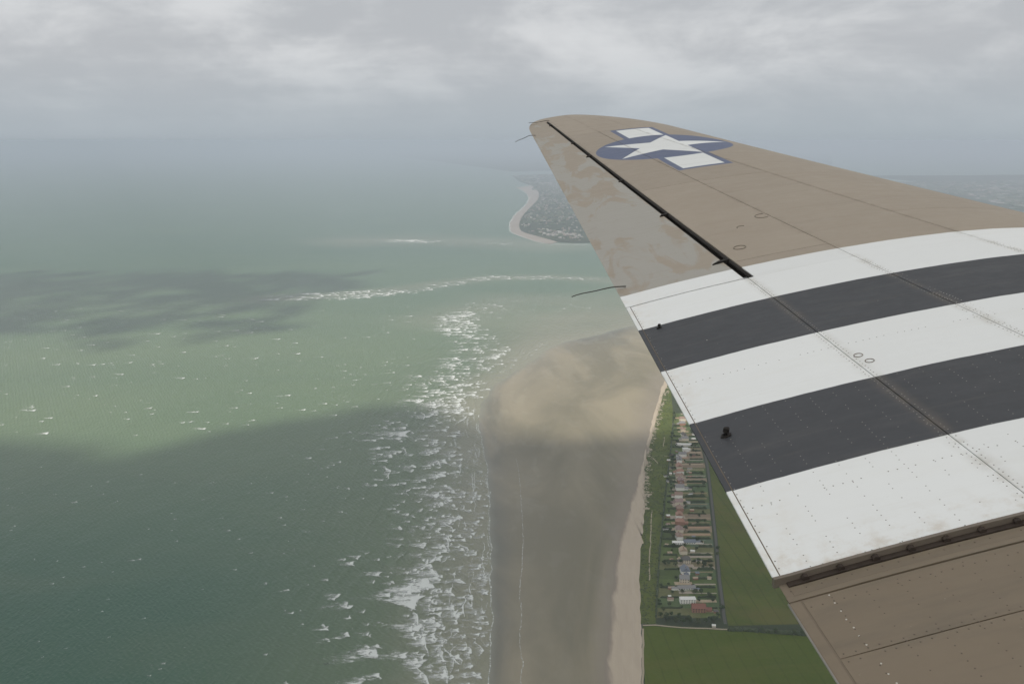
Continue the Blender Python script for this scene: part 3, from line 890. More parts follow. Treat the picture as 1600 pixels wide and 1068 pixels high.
# scrub on the bank: nobody could count it
V, Fc, tone = [], [], []
for _ in range(2600):
    yv = random.uniform(Y0, Y1 - 50)
    x0, x1 = grass_x(yv), xg(gard_x, yv)
    u_ = random.random() ** 1.4
    if u_ > .15 and mn.noise(Vector((yv * .02, u_ * 4, 3))) < -.05 and random.random() < .8: continue
    x = x0 + 1 + (x1 - x0 - 1) * u_
    k = len(V); s = random.uniform(.5, 1.7); hh = s * random.uniform(.5, .9)
    for r_, z_ in ((1.0, 0), (.85, .55)):
        for a in range(6):
            an = a * 1.047 + random.uniform(-.2, .2)
            V.append((x + r_ * s * math.cos(an) * random.uniform(.8, 1.2), yv + r_ * s * math.sin(an) * random.uniform(.8, 1.2), LZ + .03 + z_ * hh))
    V.append((x, yv, LZ + hh))
    Fc += [(k + a, k + (a + 1) % 6, k + 6 + (a + 1) % 6, k + 6 + a) for a in range(6)] + [(k + 6 + a, k + 6 + (a + 1) % 6, k + 12) for a in range(6)]
tag(mesh_obj('scrub', V, Fc, m_leaf2), 'low scrub and rough bushes on the grass bank above the beach', 'scrub', kind='stuff')
# pale bare sand breaking through along the top of the beach
V, Fc = [], []
for _ in range(230):
    yv = random.uniform(gp(0, 800)[1], Y1 - 40)
    x = grass_x(yv) + abs(random.gauss(0, 5)) - 1
    k = len(V); s = random.uniform(.8, 3.2)
    for a in range(7):
        an = a * .8976
        V.append((x + s * 1.5 * math.cos(an) * random.uniform(.5, 1.2), yv + s * 1.6 * math.sin(an) * random.uniform(.5, 1.2), LZ + .22 + k * 1e-5))
    Fc.append(tuple(range(k, k + 7)))
tag(mesh_obj('bare_sand', V, Fc, m_path), 'bare pale sand patches breaking through the dune grass', 'sand', kind='stuff')
# ------------------------------------------------------------------ the aircraft's wing
# wing coordinates: x forward from the trailing edge, y outboard from the wing joint, z up; metres
CR, CK, T0, TK = 4.36, .2761, .1488, .0085
YT = 10.95
def chord(y): return CR - CK * max(y, 0)
def edges(y):
    """rear and front edge of the plan at span station y, with the rounded tip"""
    le, te = chord(y), 0.0
    if y > 9.2:
        u_ = min(1, (y - 9.2) / (YT - 9.2))
        le = .62 + (le - .62) * max(0, 1 - u_ ** 2.2) ** .6
    if y > 9.6:
        v_ = min(1, (y - 9.6) / (YT - 9.6))
        te = .62 * (1 - max(0, 1 - v_ ** 3) ** .5)
    return te, max(le, te + .004)
def half(xc, t):
    xc = min(max(xc, 0), 1)
    return 5 * t * (.2969 * math.sqrt(xc) - .126 * xc - .3516 * xc ** 2 + .2843 * xc ** 3 - .1036 * xc ** 4)
def camber(xc):
    xc = min(max(xc, 0), 1)
    return .02 / .16 * (.8 * xc - xc * xc) if xc < .4 else .02 / .36 * (.2 + .8 * xc - xc * xc)
def zu(x, y, sgn=1):
    te, le = edges(y)
    c = le - te
    xc = 1 - (x - te) / c
    t = T0 - TK * max(y, 0)
    z = c * (camber(xc) + sgn * half(xc, t))
    return z + (.087 * -y if y < 0 else 0)
XS = lambda y: .752 - .0659 * (y - 2.917)              # middle of the aileron slot
WS = lambda y: .030 - .0014 * (y - 2.9)
AY0, AY1 = 2.838, 10.285

# camera-fitted pose of the wing
RW = Matrix(((0.9964556682595573, -0.06723992853799865, -0.05054595140665431), (-0.0715144906664909, -0.3607644818443907, -0.9299111066463615), (0.044291972389039175, 0.9302299611653846, -0.36429444208241146)))
TW = Vector((0.8922594357984015, 0.8167717775392176, 3.2256484796000304))
sp, cp = math.sin(PITCH), math.cos(PITCH)
MC = Matrix(((1, 0, 0), (0, -sp, cp), (0, -cp, -sp)))
wing = empty('aircraft_wing')
wing.matrix_world = Matrix.Translation(Vector((0, 0, H)) + MC @ TW) @ (MC @ RW).to_4x4()
tag(wing, 'aircraft wing with black and white stripes and a white star in a blue disc', 'wing')

# ---- paint
def paint(name, aileron=False):
    m, q = material(name)
    P = q.obj()
    x, y, z = q.xyz(P)
    yw = q.math('ADD', y, q.math('MULTIPLY', q.math('SUBTRACT', q.noise(P, 6, 3), .5), .012))
    white = (.635, .645, .645); black = (.036, .038, .043)
    n1 = q.noise(P, 1.6, 6, .6, .4)
    n2 = q.noise(q.mapping(P, scale=(.6, 4.5, 1)), 2.0, 6, .65, .3)      # streaks that run with the airflow
    n3 = q.noise(P, 38, 4, .7)
    n4 = q.noise(P, 9, 5, .7)
    tan = q.mix(n1, (.255, .212, .165), (.300, .255, .202))
    tan = q.mix(q.math('MULTIPLY', q.step(n2, .5, .75), .45), tan, (.235, .190, .148))
    tan = q.mix(q.math('MULTIPLY', q.step(n4, .58, .8), .30), tan, (.33, .29, .24))
    if aileron:
        tan = q.mix(.6, tan, (.262, .228, .184))
        n5 = q.noise(q.mapping(P, scale=(1.9, .62, 1), loc=(4.2, 1.1, 0)), 2.6, 5, .55, .8)
        n6 = q.noise(q.mapping(P, scale=(1.2, 2.2, 1)), 2.4, 4, .6, .5)
        grey = q.mix(n4, (.268, .254, .226), (.305, .292, .264))
        f5 = q.math('ADD', n5, q.math('MULTIPLY', q.math('SUBTRACT', n6, .5), .10))
        f5 = q.math('SUBTRACT', f5, q.math('MULTIPLY', q.math('MAXIMUM', q.math('SUBTRACT', y, 5.2), 0.0), .030))
        tan = q.mix(q.step(f5, .40, .50), tan, grey)
        tan = q.mix(q.math('MULTIPLY', q.step(n6, .60, .70), .25), tan, (.20, .175, .14))
    else:
        # insignia
        ex, ey = .9976, .0698
        px = q.math('SUBTRACT', x, 1.24); py = q.math('SUBTRACT', y, 7.48)
        u_ = q.math('ADD', q.math('MULTIPLY', px, ex), q.math('MULTIPLY', py, ey))
        v_ = q.math('ADD', q.math('MULTIPLY', px, -ey), q.math('MULTIPLY', py, ex))
        r = q.math('SQRT', q.math('ADD', q.math('MULTIPLY', u_, u_), q.math('MULTIPLY', v_, v_)))
        au, av = q.math('ABSOLUTE', u_), q.math('ABSOLUTE', v_)
        e = .004
        ins = lambda val, lim: q.step(val, lim + e, lim - e)
        blue = q.mix(n4, (.080, .100, .168), (.102, .124, .200)); wh = q.mix(n4, (.60, .61, .605), (.67, .68, .675))
        tan = q.mix(q.math('MULTIPLY', ins(au, .262), ins(av, 1.39)), tan, blue)
        tan = q.mix(q.math('MULTIPLY', ins(au, .200), ins(av, 1.325)), tan, wh)
        tan = q.mix(ins(r, .722), tan, blue)
        R_ = .685; ri = .382 * R_
        nxx, nyy = ri * math.sin(math.pi / 5), R_ - ri * math.cos(math.pi / 5)
        l = math.hypot(nxx, nyy); nxx /= l; nyy /= l
        ang = q.math('ARCTAN2', v_, u_)
        a_ = q.math('ABSOLUTE', q.math('SUBTRACT', q.math('FLOORED_MODULO', q.math('ADD', ang, math.pi / 5), 2 * math.pi / 5), math.pi / 5))
        sd = q.math('ADD', q.math('MULTIPLY', q.math('MULTIPLY', r, q.math('COSINE', a_)), nxx), q.math('MULTIPLY', q.math('MULTIPLY', r, q.math('SINE', a_)), nyy))
        tan = q.mix(ins(sd, R_ * nxx), tan, wh)
    # stripes
    wdirt = q.mix(q.math('MULTIPLY', q.step(n2, .48, .8), .22), white, (.55, .54, .50))
    wdirt = q.mix(q.math('MULTIPLY', q.step(n1, .45, .75), .10), wdirt, (.62, .60, .55))
    edge = q.step(x, .30, .0)
    wdirt = q.mix(q.math('MULTIPLY', edge, q.math('MULTIPLY', q.step(n4, .40, .75), .35)), wdirt, (.50, .44, .35))
    jd = q.math('MULTIPLY', q.step(yw, .30, .0), q.step(n4, .45, .75))
    wdirt = q.mix(q.math('MULTIPLY', jd, .55), wdirt, (.40, .33, .25))
    bl = q.mix(n1, black, (.047, .049, .055))
    bl = q.mix(q.math('MULTIPLY', q.step(n2, .52, .78), .35), bl, (.095, .090, .085))
    bl = q.mix(q.math('MULTIPLY', q.step(n3, .70, .76), .55), bl, (.35, .34, .32))
    chip = q.math('MULTIPLY', q.step(q.math('ADD', n4, q.math('MULTIPLY', q.step(x, .05, .0), .08)), .74, .78), q.step(x, .04, .015))
    bl = q.mix(chip, bl, (.50, .48, .44))
    xcf = q.math('DIVIDE', x, q.math('SUBTRACT', CR, q.math('MULTIPLY', q.math('MAXIMUM', y, 0.0), CK)))
    grime = None
    for s_ in (.21, .395, .613):                       # dirt caught along the seams
        g_ = q.step(q.math('ABSOLUTE', q.math('SUBTRACT', xcf, s_)), .016, .0)
        grime = g_ if grime is None else q.math('MAXIMUM', grime, g_)
    grime = q.math('MULTIPLY', grime, q.step(n4, .35, .70))
    rnd = q.new('ShaderNodeObjectInfo').outputs['Random']
    smear = q.noise(q.mapping(P, scale=(.5, 9, 1), loc=(0, 3, 0)), 1.6, 5, .7, .2)
    wdirt = q.mix(q.math('MULTIPLY', grime, .45), wdirt, (.36, .33, .28))
    wdirt = q.mix(q.math('MULTIPLY', q.step(smear, .56, .74), .22), wdirt, (.48, .46, .41))
    wdirt = q.mix(q.math('MULTIPLY', q.step(n3, .66, .74), .30), wdirt, (.45, .42, .37))
    bl = q.mix(q.math('MULTIPLY', grime, .45), bl, (.145, .120, .095))
    bl = q.mix(q.math('MULTIPLY', q.step(smear, .54, .74), .40), bl, (.085, .080, .074))
    tan = q.mix(q.math('MULTIPLY', grime, .40), tan, (.155, .125, .095))
    tan = q.mix(q.math('MULTIPLY', q.step(smear, .55, .74), .30), tan, (.215, .185, .150))
    tan = q.mix(q.math('MULTIPLY', q.step(n3, .66, .74), .25), tan, (.36, .33, .29))
    blend = lambda lo, a, b_: q.mix(q.step(yw, lo - .0025, lo + .0025), a, b_)
    brown = q.mix(n1, (.140, .110, .076), (.178, .142, .102))
    brown = q.mix(q.math('MULTIPLY', q.step(n2, .45, .75), .5), brown, (.105, .090, .068))
    brown = q.mix(q.math('MULTIPLY', q.step(n3, .68, .76), .4), brown, (.28, .25, .21))
    c = blend(-.012, brown, wdirt)
    c = blend(.61, c, bl); c = blend(1.22, c, wdirt); c = blend(1.83, c, bl); c = blend(2.44, c, wdirt); c = blend(3.05, c, tan)
    hs = q.new('ShaderNodeHueSaturation')
    q.put(hs.inputs['Value'], q.math('MULTIPLY_ADD', rnd, .10, .95)); q.put(hs.inputs['Color'], c)
    q.put(q.b.inputs['Base Color'], hs.outputs[0])
    q.put(q.b.inputs['Roughness'], q.math('ADD', .48, q.math('MULTIPLY', n4, .22)))
    q.b.inputs['Specular IOR Level'].default_value = .35
    h_ = q.math('ADD', q.math('MULTIPLY', q.noise(q.mapping(P, scale=(1.2, 2.4, 1)), 2.2, 3, .5), 1.0), q.math('MULTIPLY', n3, .03))
    if aileron:
        rib = q.math('PINGPONG', y, .16)
        h_ = q.math('ADD', h_, q.math('MULTIPLY', q.step(rib, .02, .0), .12))
    bump(q, h_, .5, .016)
    return m
m_paint = paint('wing_paint'); m_ail = paint('aileron_paint', True)
m_core = plain('seam_grime', (.150, .122, .094), .9, .3, 8.)
m_dark = plain('slot_shade_and_dark_metal', (.022, .019, .017), .8, .3, 5.)  # near-black: slot shade put into the colour, also the dark hinges and knobs
m_bolt = plain('rusty_steel', (.040, .030, .024), .7, .4, 20.)
m_flange = plain('flange_paint', (.150, .125, .100), .6, .3, 6.)
m_rivet = plain('rivet_heads', (.205, .195, .178), .5, .3, 3.)
m_cable = plain('wick_cable', (.06, .055, .05), .7, .2, 5.)
m_ring = plain('ring_paint', (.165, .138, .112), .6, .2, 5.)
m_under = plain('under_paint', (.33, .34, .35), .6, .1, 2.)

def loft(name, stations, xr, xf, mat, drop=0.0, parent=wing, lower=True, n_=26, nose=False):
    """closed body between a rear and a front x for each span station, following the aerofoil"""
    V, Fc = [], []
    for y in stations:
        a, b_ = xr(y), xf(y)
        te, le = edges(y)
        for i in range(n_ + 1):
            t = i / n_
            s = 1 - (1 - t) ** 1.8 if abs(b_ - le) < .02 else t
            x = a + (b_ - a) * s
            V.append((x, y, max(zu(x, y) - drop, zu(x, y, -1) + .001)))
        for i in range(n_, -1, -1):
            t = i / n_
            s = 1 - (1 - t) ** 1.8 if abs(b_ - le) < .02 else t
            x = a + (b_ - a) * s
            V.append((x, y, zu(x, y, -1)))
    m_ = 2 * (n_ + 1)
    k = len(stations)
    for j in range(k - 1):
        for i in range(m_):
            Fc.append((j * m_ + i, j * m_ + (i + 1) % m_, (j + 1) * m_ + (i + 1) % m_, (j + 1) * m_ + i))
    Fc += [tuple(range(m_))[::-1], tuple(range((k - 1) * m_, k * m_))]
    return mesh_obj(name, V, Fc, mat, parent, smooth=False)
lin = lambda a, b_, n_: list(np.linspace(a, b_, n_))
D = .006
loft('wing_box', [-2.2, -1.5, -.8, -.3, -.1, -.02, 0.0] + lin(.3, AY0, 9), lambda y: .004, lambda y: edges(y)[1] - .004, m_core, D)
loft('wing_box', lin(AY0, AY1, 20), lambda y: XS(y) + WS(y) + .003, lambda y: edges(y)[1] - .004, m_core, D)
loft('wing_box', lin(AY1, YT - .02, 14), lambda y: edges(y)[0] + .004, lambda y: edges(y)[1] - .004, m_core, D)

# ---- skin panels: each a sheet with turned-down edges, narrow grimy gaps between
def panel(name, ya, yb, fr, ff, mat=m_paint, nu=18, nv=None, gap=.0025, lift=0.0, th=.007, parent=wing):
    """fr/ff give the rear and front x of the panel at a span station"""
    nv = nv or max(4, int((yb - ya) / .25) + 1)
    ysn = np.linspace(ya + gap, yb - gap, nv)
    if ya > 8.5:
        tt = np.linspace(0, 1, 26)
        ysn = ya + gap + (yb - ya - 2 * gap) * (1 - (1 - tt) ** 1.8)
    V, Fc = [], []
    for y in ysn:
        a, b_ = fr(y) + gap, ff(y) - gap
        for i in range(nu + 1):
            t = i / nu
            x = a + (b_ - a) * (1 - (1 - t) ** 1.7)
            V.append((x, y, zu(x, y) + lift))
    m_, k = nu + 1, len(ysn)
    for j in range(k - 1):
        for i in range(nu):
            Fc.append((j * m_ + i, j * m_ + i + 1, (j + 1) * m_ + i + 1, (j + 1) * m_ + i))
    loop = [i for i in range(m_)] + [j * m_ + nu for j in range(1, k)] + [(k - 1) * m_ + i for i in range(nu - 1, -1, -1)] + [j * m_ for j in range(k - 2, 0, -1)]
    b0 = len(V)
    for i in loop:
        x, y, z = V[i]; V.append((x, y, z - th))
    L = len(loop)
    side0 = len(Fc)
    for i in range(L):
        Fc.append((loop[i], b0 + i, b0 + (i + 1) % L, loop[(i + 1) % L]))
    o = mesh_obj(name, V, Fc, mat, parent)
    o.data.polygons.foreach_set('use_smooth', [i < side0 for i in range(len(Fc))])
    e = o.data.attributes.new('sharp_edge', 'BOOLEAN', 'EDGE')
    key = {tuple(sorted((loop[i], loop[(i + 1) % L]))) for i in range(L)}
    e.data.foreach_set('value', [tuple(sorted(ed.vertices)) in key for ed in o.data.edges])
    return o
xc = lambda f_: (lambda y: chord(y) * (1 - f_))
LEf = lambda y: edges(y)[1]
rear = lambda y: XS(y) + WS(y)
# trailing skin inboard of the aileron, and its edge strip
panel('skin_panel', .012, AY0 - .004, lambda y: .024, xc(.79))
panel('trailing_edge_strip', .012, AY0 - .004, lambda y: -.002, lambda y: .022, nu=3, gap=.001, lift=.002)
for a, b_ in ((.012, 3.18), (3.18, 5.54), (5.54, 8.9)):
    if a < 1:
        panel('skin_panel', a, AY0, xc(.79), xc(.605))
        panel('skin_panel', AY0 - .004, b_, rear, xc(.605), nu=10)
    else:
        panel('skin_panel', a, b_, rear, xc(.605))
for a, b_ in ((.012, 5.54), (5.54, 8.9)):
    panel('skin_panel', a, b_, xc(.605), xc(.387))
for a, b_ in ((.012, 3.75), (3.75, 8.9)):
    panel('skin_panel', a, b_, xc(.387), xc(.05), nu=26)
panel('leading_edge_strip', .012, 8.9, xc(.05), lambda y: edges(y)[1] + .002, nu=14, gap=.003)
panel('wing_tip', 8.9, YT, lambda y: rear(y) if y < AY1 - .005 else edges(y)[0], lambda y: edges(y)[1] + .001, nu=30, gap=.002)
# lower skin and front lip
loft('lower_skin', [-2.2, -1.2, -.4, -.1, -.02, 0.0] + lin(.2, YT - .01, 44), lambda y: (rear(y) + .01 if AY0 < y < AY1 else edges(y)[0] + (.10 if y < 9 else .01)), lambda y: edges(y)[1] - .01, m_under, .03)

# ---- aileron with its slot, cove and hinges
ail = loft('aileron', lin(AY0 + .008, AY1 - .012, 44), lambda y: edges(y)[0] - .002, lambda y: XS(y) - WS(y), m_ail, 0.0)
for p_ in ail.data.polygons: p_.use_smooth = len(p_.vertices) == 4
ea = ail.data.attributes.new('sharp_edge', 'BOOLEAN', 'EDGE')
ea.data.foreach_set('value', [abs(ail.data.vertices[e.vertices[0]].co.y - ail.data.vertices[e.vertices[1]].co.y) > .02 and (e.vertices[0] % 54 in (0, 26, 27, 53)) for e in ail.data.edges])
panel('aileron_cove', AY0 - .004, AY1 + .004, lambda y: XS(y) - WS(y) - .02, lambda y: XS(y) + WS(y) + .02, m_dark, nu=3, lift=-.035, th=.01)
for hy, ln in ((9.89, .015), (8.38, .015), (7.47, .03), (6.06, .015), (4.62, .03), (3.24, .07)):
    w_ = .012
    x1 = XS(hy) + WS(hy) * .8; x0 = x1 - WS(hy) * 1.8 - ln
    V = []
    for x_, wf, zt in ((x0, .3, .006), (x0 + ln * .6, .9, .014), (x1 - .01, 1.2, .012), (x1, 1.0, -.005)):
        for sy in (-1, 1):
            for dz_ in (zt, -.012):
                yy_ = hy + sy * w_ * wf + (x_ - x1) * .25
                V.append((x_, yy_, zu(x_, hy) + dz_))
    Fc = []
    for i in range(3):
        a = i * 4
        Fc += [(a, a + 4, a + 6, a + 2), (a + 1, a + 3, a + 7, a + 5), (a, a + 1, a + 5, a + 4), (a + 2, a + 6, a + 7, a + 3)]
    Fc += [(0, 2, 3, 1), (12, 13, 15, 14)]
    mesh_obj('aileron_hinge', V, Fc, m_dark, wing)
# rounded dark end of the slot
def tube(name, pts, r, mat, parent=wing, n_=8, r1=None):
    V, Fc = [], []
    pts = [Vector(p) for p in pts]
    for i, p in enumerate(pts):
        t = (pts[min(i + 1, len(pts) - 1)] - pts[max(i - 1, 0)]).normalized()
        a = t.cross(Vector((0, 0, 1)))
        a = a.normalized() if a.length > 1e-4 else Vector((1, 0, 0))
        b_ = t.cross(a)
        rr = r + ((r1 if r1 is not None else r) - r) * i / (len(pts) - 1)
        for k in range(n_):
            an = k * 2 * math.pi / n_
            V.append(tuple(p + a * rr * math.cos(an) + b_ * rr * math.sin(an)))
    for i in range(len(pts) - 1):
        for k in range(n_):
            Fc.append((i * n_ + k, i * n_ + (k + 1) % n_, (i + 1) * n_ + (k + 1) % n_, (i + 1) * n_ + k))
    Fc += [tuple(range(n_))[::-1], tuple(range((len(pts) - 1) * n_, len(pts) * n_))]
    return mesh_obj(name, V, Fc, mat, parent, smooth=True)
# dark seal lip along the front of the slot, standing a little proud
sp_ = [(XS(y) + WS(y) * .55, y, zu(XS(y) + WS(y) * .55, y) - .006) for y in lin(AY0 + .01, AY1 - .01, 40)]
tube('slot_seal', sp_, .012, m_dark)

# ---- wing joint: flange, bolts, strap, centre section
xsj = 1 - (1 - np.linspace(0, 1, 70)) ** 1.0
def strip(name, y0, y1, h0, h1, mat, xa=-.004, xb=None, base=-.01):
    xb = xb or chord(0) - .02
    V, Fc = [], []
    for t in xsj:
        x = xa + (xb - xa) * t
        z0, z1 = zu(max(x, 0), y0), zu(max(x, 0), y1)
        V += [(x, y0, z0 + base), (x, y0, z0 + h0), (x, y1, z1 + h1), (x, y1, z1 + base)]
    for i in range(len(xsj) - 1):
        for k in range(4):
            Fc.append((i * 4 + k, i * 4 + (k + 1) % 4, (i + 1) * 4 + (k + 1) % 4, (i + 1) * 4 + k))
    e = (len(xsj) - 1) * 4
    Fc += [(0, 3, 2, 1), (e, e + 1, e + 2, e + 3)]
    return mesh_obj(name, V, Fc, mat, wing)
strip('joint_flange', -.010, .010, .026, .022, m_flange, -.012)
strip('joint_plate', -.036, -.0105, .004, .004, m_bolt, .03)
for k in range(34):                                    # bolts through the flange
    x = .09 + k * .118
    z = zu(x, -.02) + .009
    V, Fc = [], []
    for yy_ in (-.0102, -.022, -.028):
        r_ = .011 if yy_ > -.03 else .006
        for i in range(6):
            an = i * math.pi / 3 + k
            V.append((x + r_ * math.cos(an) * 1.2, yy_, z + r_ * math.sin(an)))
    for j in range(2):
        for i in range(6):
            Fc.append((j * 6 + i, j * 6 + (i + 1) % 6, (j + 1) * 6 + (i + 1) % 6, (j + 1) * 6 + i))
    Fc.append(tuple(range(12, 18)))
    mesh_obj('flange_bolt', V, Fc, m_bolt, wing)
CLf = lambda y: edges(y)[1] - .004
panel('joint_strap', -.090, -.038, lambda y: .03, CLf, nu=30, nv=4, gap=.001)
panel('joint_strap', -.121, -.092, lambda y: .0, CLf, nu=30, nv=4, gap=.0015, lift=.003)
panel('skin_panel', -.442, -.123, lambda y: .040, CLf, nu=40, nv=6)
panel('skin_panel', -2.2, -.442, lambda y: .040, CLf, nu=40)
panel('trailing_edge_strip', -2.2, -.123, lambda y: -.002, lambda y: .037, nu=3, gap=.002, lift=.001)
tube('trailing_edge_bead', [(-.004, y, zu(0, y) + .003) for y in lin(-.13, -2.2, 12)], .0035, m_rivet)

# ---- small fittings
def ring(x, y, r, tr_, a0=0, a1=2 * math.pi, name='inspection_ring'):
    pts = [(x + r * math.cos(a), y + r * 1.0 * math.sin(a), zu(x + r * math.cos(a), y + r * math.sin(a)) + .001) for a in np.linspace(a0, a1, 22)]
    return tube(name, pts, tr_ * .7, m_ring, n_=6)
ring(1.235, 4.09, .055, .0045, 1.2, 5.2); ring(.877, 3.445, .040, .005); ring(.872, 1.468, .020, .003); ring(.892, 1.385, .020, .003); ring(1.02, 3.9, .03, .003, .5, 3.5)
for x, y, s in ((.109, 2.40, .62), (.114, 1.035, 1.0)):
    V, Fc = [], []
    z = zu(x, y)
    base = [(x + dx_ * s, y + dy_ * s) for dx_, dy_ in ((-.024, -.008), (-.004, -.020), (.020, -.012), (.026, .006), (.008, .018), (-.016, .014))]
    V = [(a, b_, zu(a, b_) - .004) for a, b_ in base] + [(a, b_, zu(a, b_) + .006 * s) for a, b_ in base]
    Fc = [(i, (i + 1) % 6, 6 + (i + 1) % 6, 6 + i) for i in range(6)] + [tuple(range(6, 12))]
    kb = mesh_obj('drain_knob', V, Fc, m_dark, wing)
    tube('knob_stem', [(x, y, z + .004), (x, y, z + .020 * s), (x + .002, y - .002, z + .036 * s), (x + .002, y - .002, z + .040 * s)], .014 * s, m_dark, kb, 12, .0135 * s)
def wick(x, y, L, droop):
    pts = []
    for t in np.linspace(0, 1, 12):
        pts.append((x - L * t, y - .05 * t * t - .012 * math.sin(t * 7), zu(max(0, x), y) + .010 - droop * max(0, t - .3) ** 1.3 + .006 * math.sin(t * 8)))
    return tube('static_wick', pts, .0042, m_cable, n_=6, r1=.003)
wick(.06, 3.19, .36, .05); wick(.03, 9.35, .26, .10); wick(.30, 10.28, .28, .01)

# ---- rivets: thousands of heads, one piece
RV, RF = [], []
def rivet(x, y, r=.0042, h=.0016):
    x += random.gauss(0, .0012); y += random.gauss(0, .0012)
    z = zu(x, y) + (0.003 if -.12 < y < -.09 else 0)
    k = len(RV)
    for i in range(6):
        an = i * 1.0472
        RV.append((x + r * math.cos(an), y + r * math.sin(an), z - .0004))
    RV.append((x, y, z + h))
    for i in range(6):
        RF.append((k + i, k + (i + 1) % 6, k + 6))
def row(p0, p1, step_, keep=.9, **kw):
    n_ = int(math.hypot(p1[0] - p0[0], p1[1] - p0[1]) / step_)
    for i in range(n_ + 1):
        if random.random() > keep: continue
        t = i / max(1, n_)
        rivet(p0[0] + (p1[0] - p0[0]) * t, p0[1] + (p1[1] - p0[1]) * t, **kw)
for f_ in (.79, .605, .387):                           # seams: a row on each side
    for s_ in (-.018, .018):
        row((chord(.03) * (1 - f_) + s_, .03), (chord(2.75) * (1 - f_) + s_, 2.75), .028, .88, r=.0040, h=.0018)
row((chord(.5) * (1 - .605) + .05, .05), (chord(2.4) * (1 - .605) + .05, 2.4), .045, .8)
row((chord(.5) * (1 - .387) + .05, .05), (chord(2.4) * (1 - .387) + .05, 2.4), .045, .8)
row((.034, .03), (.034, 2.8), .045, .85)
for x in np.arange(.13, 2.6, .105):                    # stringer rows
    row((x, .04), (x * .97, 1.20), .034, .62 if x < .8 else .5, r=.0036, h=.0012)
    row((x, -.15), (x, -2.1), .036, .70, r=.0036, h=.0012)
for y in (.46, 1.62):
    row((.06, y), (2.2, y), .034, .7)
for y in (-.17, -.425, -.46, -.9):
    row((.06, y), (2.2, y), .034, .85)
row((.03, -.06), (2.2, -.06), .05, .9); row((.05, .035), (2.6, .035), .024, .75)
m_rivet_dark = plain('stained_rivet_heads', (.104, .084, .066), .7, .3, 3.)
inb = [f_ for f_ in RF if RV[f_[0]][1] < 0]; outb = [f_ for f_ in RF if RV[f_[0]][1] >= 0]
for nm_, fs_, m_ in (('rivets', outb, m_rivet), ('stained_rivets', inb, m_rivet_dark)):
    ids = sorted({i for f_ in fs_ for i in f_}); mp = {a: k for k, a in enumerate(ids)}
    tag(mesh_obj(nm_, [RV[i] for i in ids], [tuple(mp[i] for i in f_) for f_ in fs_], m_, wing), kind='stuff')
RV, RF = [], []
m_bare = plain('bare_rivet_heads', (.46, .44, .40), .4, .3, 3.)
row((.125, -.135), (.150, -1.2), .046, .85, r=.0038); row((.30, 1.95), (.30, 2.3), .05, .5); row((1.50, 2.05), (1.58, 1.62), .022, .7, r=.003); row((1.54, 2.05), (1.62, 1.62), .022, .6, r=.003)
tag(mesh_obj('bare_rivets', RV, RF, m_bare, wing), kind='stuff')

# ------------------------------------------------------------------ broken cloud overhead, out of the frame; its gaps are shaped to place the sunlit band
CZ = 1150.0
ox, oy = SUN_DIR.x / SUN_DIR.z * CZ, SUN_DIR.y / SUN_DIR.z * CZ
low_px = [(-900, 735), (-200, 722), (0, 716), (140, 728), (190, 718), (340, 684), (450, 668), (560, 657), (640, 660), (740, 690), (800, 700), (900, 706), (1000, 705), (1150, 720), (1700, 760)]
up_px = [(-900, 600), (-200, 600), (0, 605), (150, 625), (300, 610), (450, 600), (560, 570), (700, 560), (780, 590), (850, 610), (950, 620), (1100, 640), (1700, 660)]
LO = np.array([gp(*p) for p in low_px]); UP = np.array([gp(*p) for p in up_px])
st = 32.0
gx = np.arange(-3600, 3200, st); gy = np.arange(-2600, 3300, st)
V, idx = [], {}
def cvert(i, j):
    if (i, j) not in idx:
        x, y = gx[i], gy[j]
        idx[(i, j)] = len(V)
        V.append((x + 12 * mn.noise(Vector((x * .02, y * .02, 0))), y + 12 * mn.noise(Vector((x * .02, y * .02, 5))),
                  CZ + 45 * mn.fractal(Vector((x * .003, y * .003, 2)), 1., 2., 4)))
    return idx[(i, j)]
Fc = []
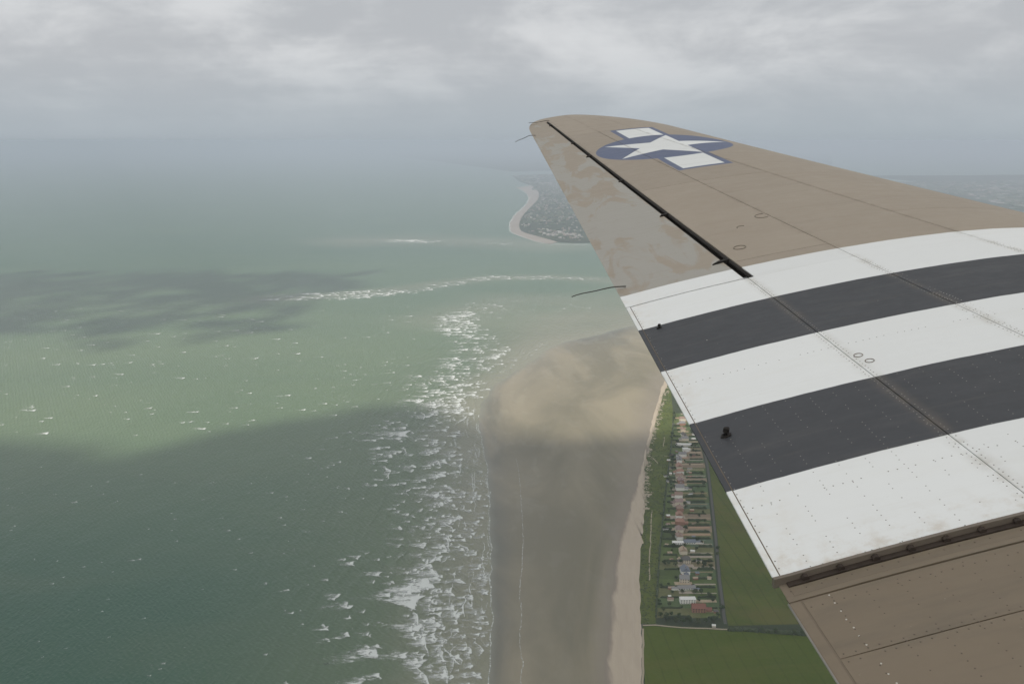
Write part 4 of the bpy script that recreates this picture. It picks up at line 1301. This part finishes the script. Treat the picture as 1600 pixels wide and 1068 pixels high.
for i in range(len(gx) - 1):
    for j in range(len(gy) - 1):
        x, y = gx[i] + st / 2, gy[j] + st / 2
        X_, Y_ = x - ox, y - oy                        # where this cell's shade falls
        nz = mn.fractal(Vector((X_ * .004, Y_ * .0035, 1)), 1., 2., 4)
        lo = np.interp(X_, LO[:, 0], LO[:, 1]) + 25 * nz; hi = np.interp(X_, UP[:, 0], UP[:, 1]) + 120 * nz
        if lo < Y_ < hi: continue
        if Y_ >= hi:                                    # beyond the bright band: one broad bank of cloud over the open sea
            nb = mn.fractal(Vector((X_ * .0016, Y_ * .0016, 7)), 1., 2., 4)
            if not (2600 + 620 * nb < Y_ < 4050 + 300 * nb and X_ < -760 + 420 * nb + (Y_ - 2650) * .12): continue
            m_ = min(Y_ - 2600 - 620 * nb, 4050 + 300 * nb - Y_, -760 + 420 * nb + (Y_ - 2650) * .12 - X_) / 520
            if rng.random() > min(.30, m_): continue     # cells dropped all through the bank to weaken its shade
        Fc.append((cvert(i, j), cvert(i + 1, j), cvert(i + 1, j + 1), cvert(i, j + 1)))
m_cl = bpy.data.materials.new('cloud')
m_cl.use_nodes = True
m_cl.node_tree.nodes.clear()
q = N(m_cl.node_tree)
tr = q.new('ShaderNodeBsdfTranslucent'); tr.inputs[0].default_value = (.70, .71, .72, 1)
tp = q.new('ShaderNodeBsdfTransparent')
mx = q.new('ShaderNodeMixShader'); mx.inputs[0].default_value = .74
q.nt.links.new(tp.outputs[0], mx.inputs[1]); q.nt.links.new(tr.outputs[0], mx.inputs[2])
q.nt.links.new(mx.outputs[0], q.new('ShaderNodeOutputMaterial').inputs[0])
deck = mesh_obj('cloud', V, Fc, m_cl, smooth=True)
so = deck.modifiers.new('thickness', 'SOLIDIFY'); so.thickness = 90; so.offset = 1
tag(deck, kind='structure')

# ------------------------------------------------------------------ haze
b = FAR * 1.6
V = [(x, y, z) for z in (-6, H + 6) for x, y in ((-b, -b), (b, -b), (b, b), (-b, b))]
m_hz = bpy.data.materials.new('haze')
m_hz.use_nodes = True
m_hz.node_tree.nodes.clear()
q = N(m_hz.node_tree)
pv = q.new('ShaderNodeVolumePrincipled')
pv.inputs['Color'].default_value = (.53, .585, .685, 1)
pv.inputs['Density'].default_value = 1.0e-4
q.nt.links.new(pv.outputs[0], q.new('ShaderNodeOutputMaterial').inputs['Volume'])
tag(mesh_obj('haze', V, [(3, 2, 1, 0), (4, 5, 6, 7), (0, 1, 5, 4), (1, 2, 6, 5), (2, 3, 7, 6), (3, 0, 4, 7)], m_hz), kind='stuff')
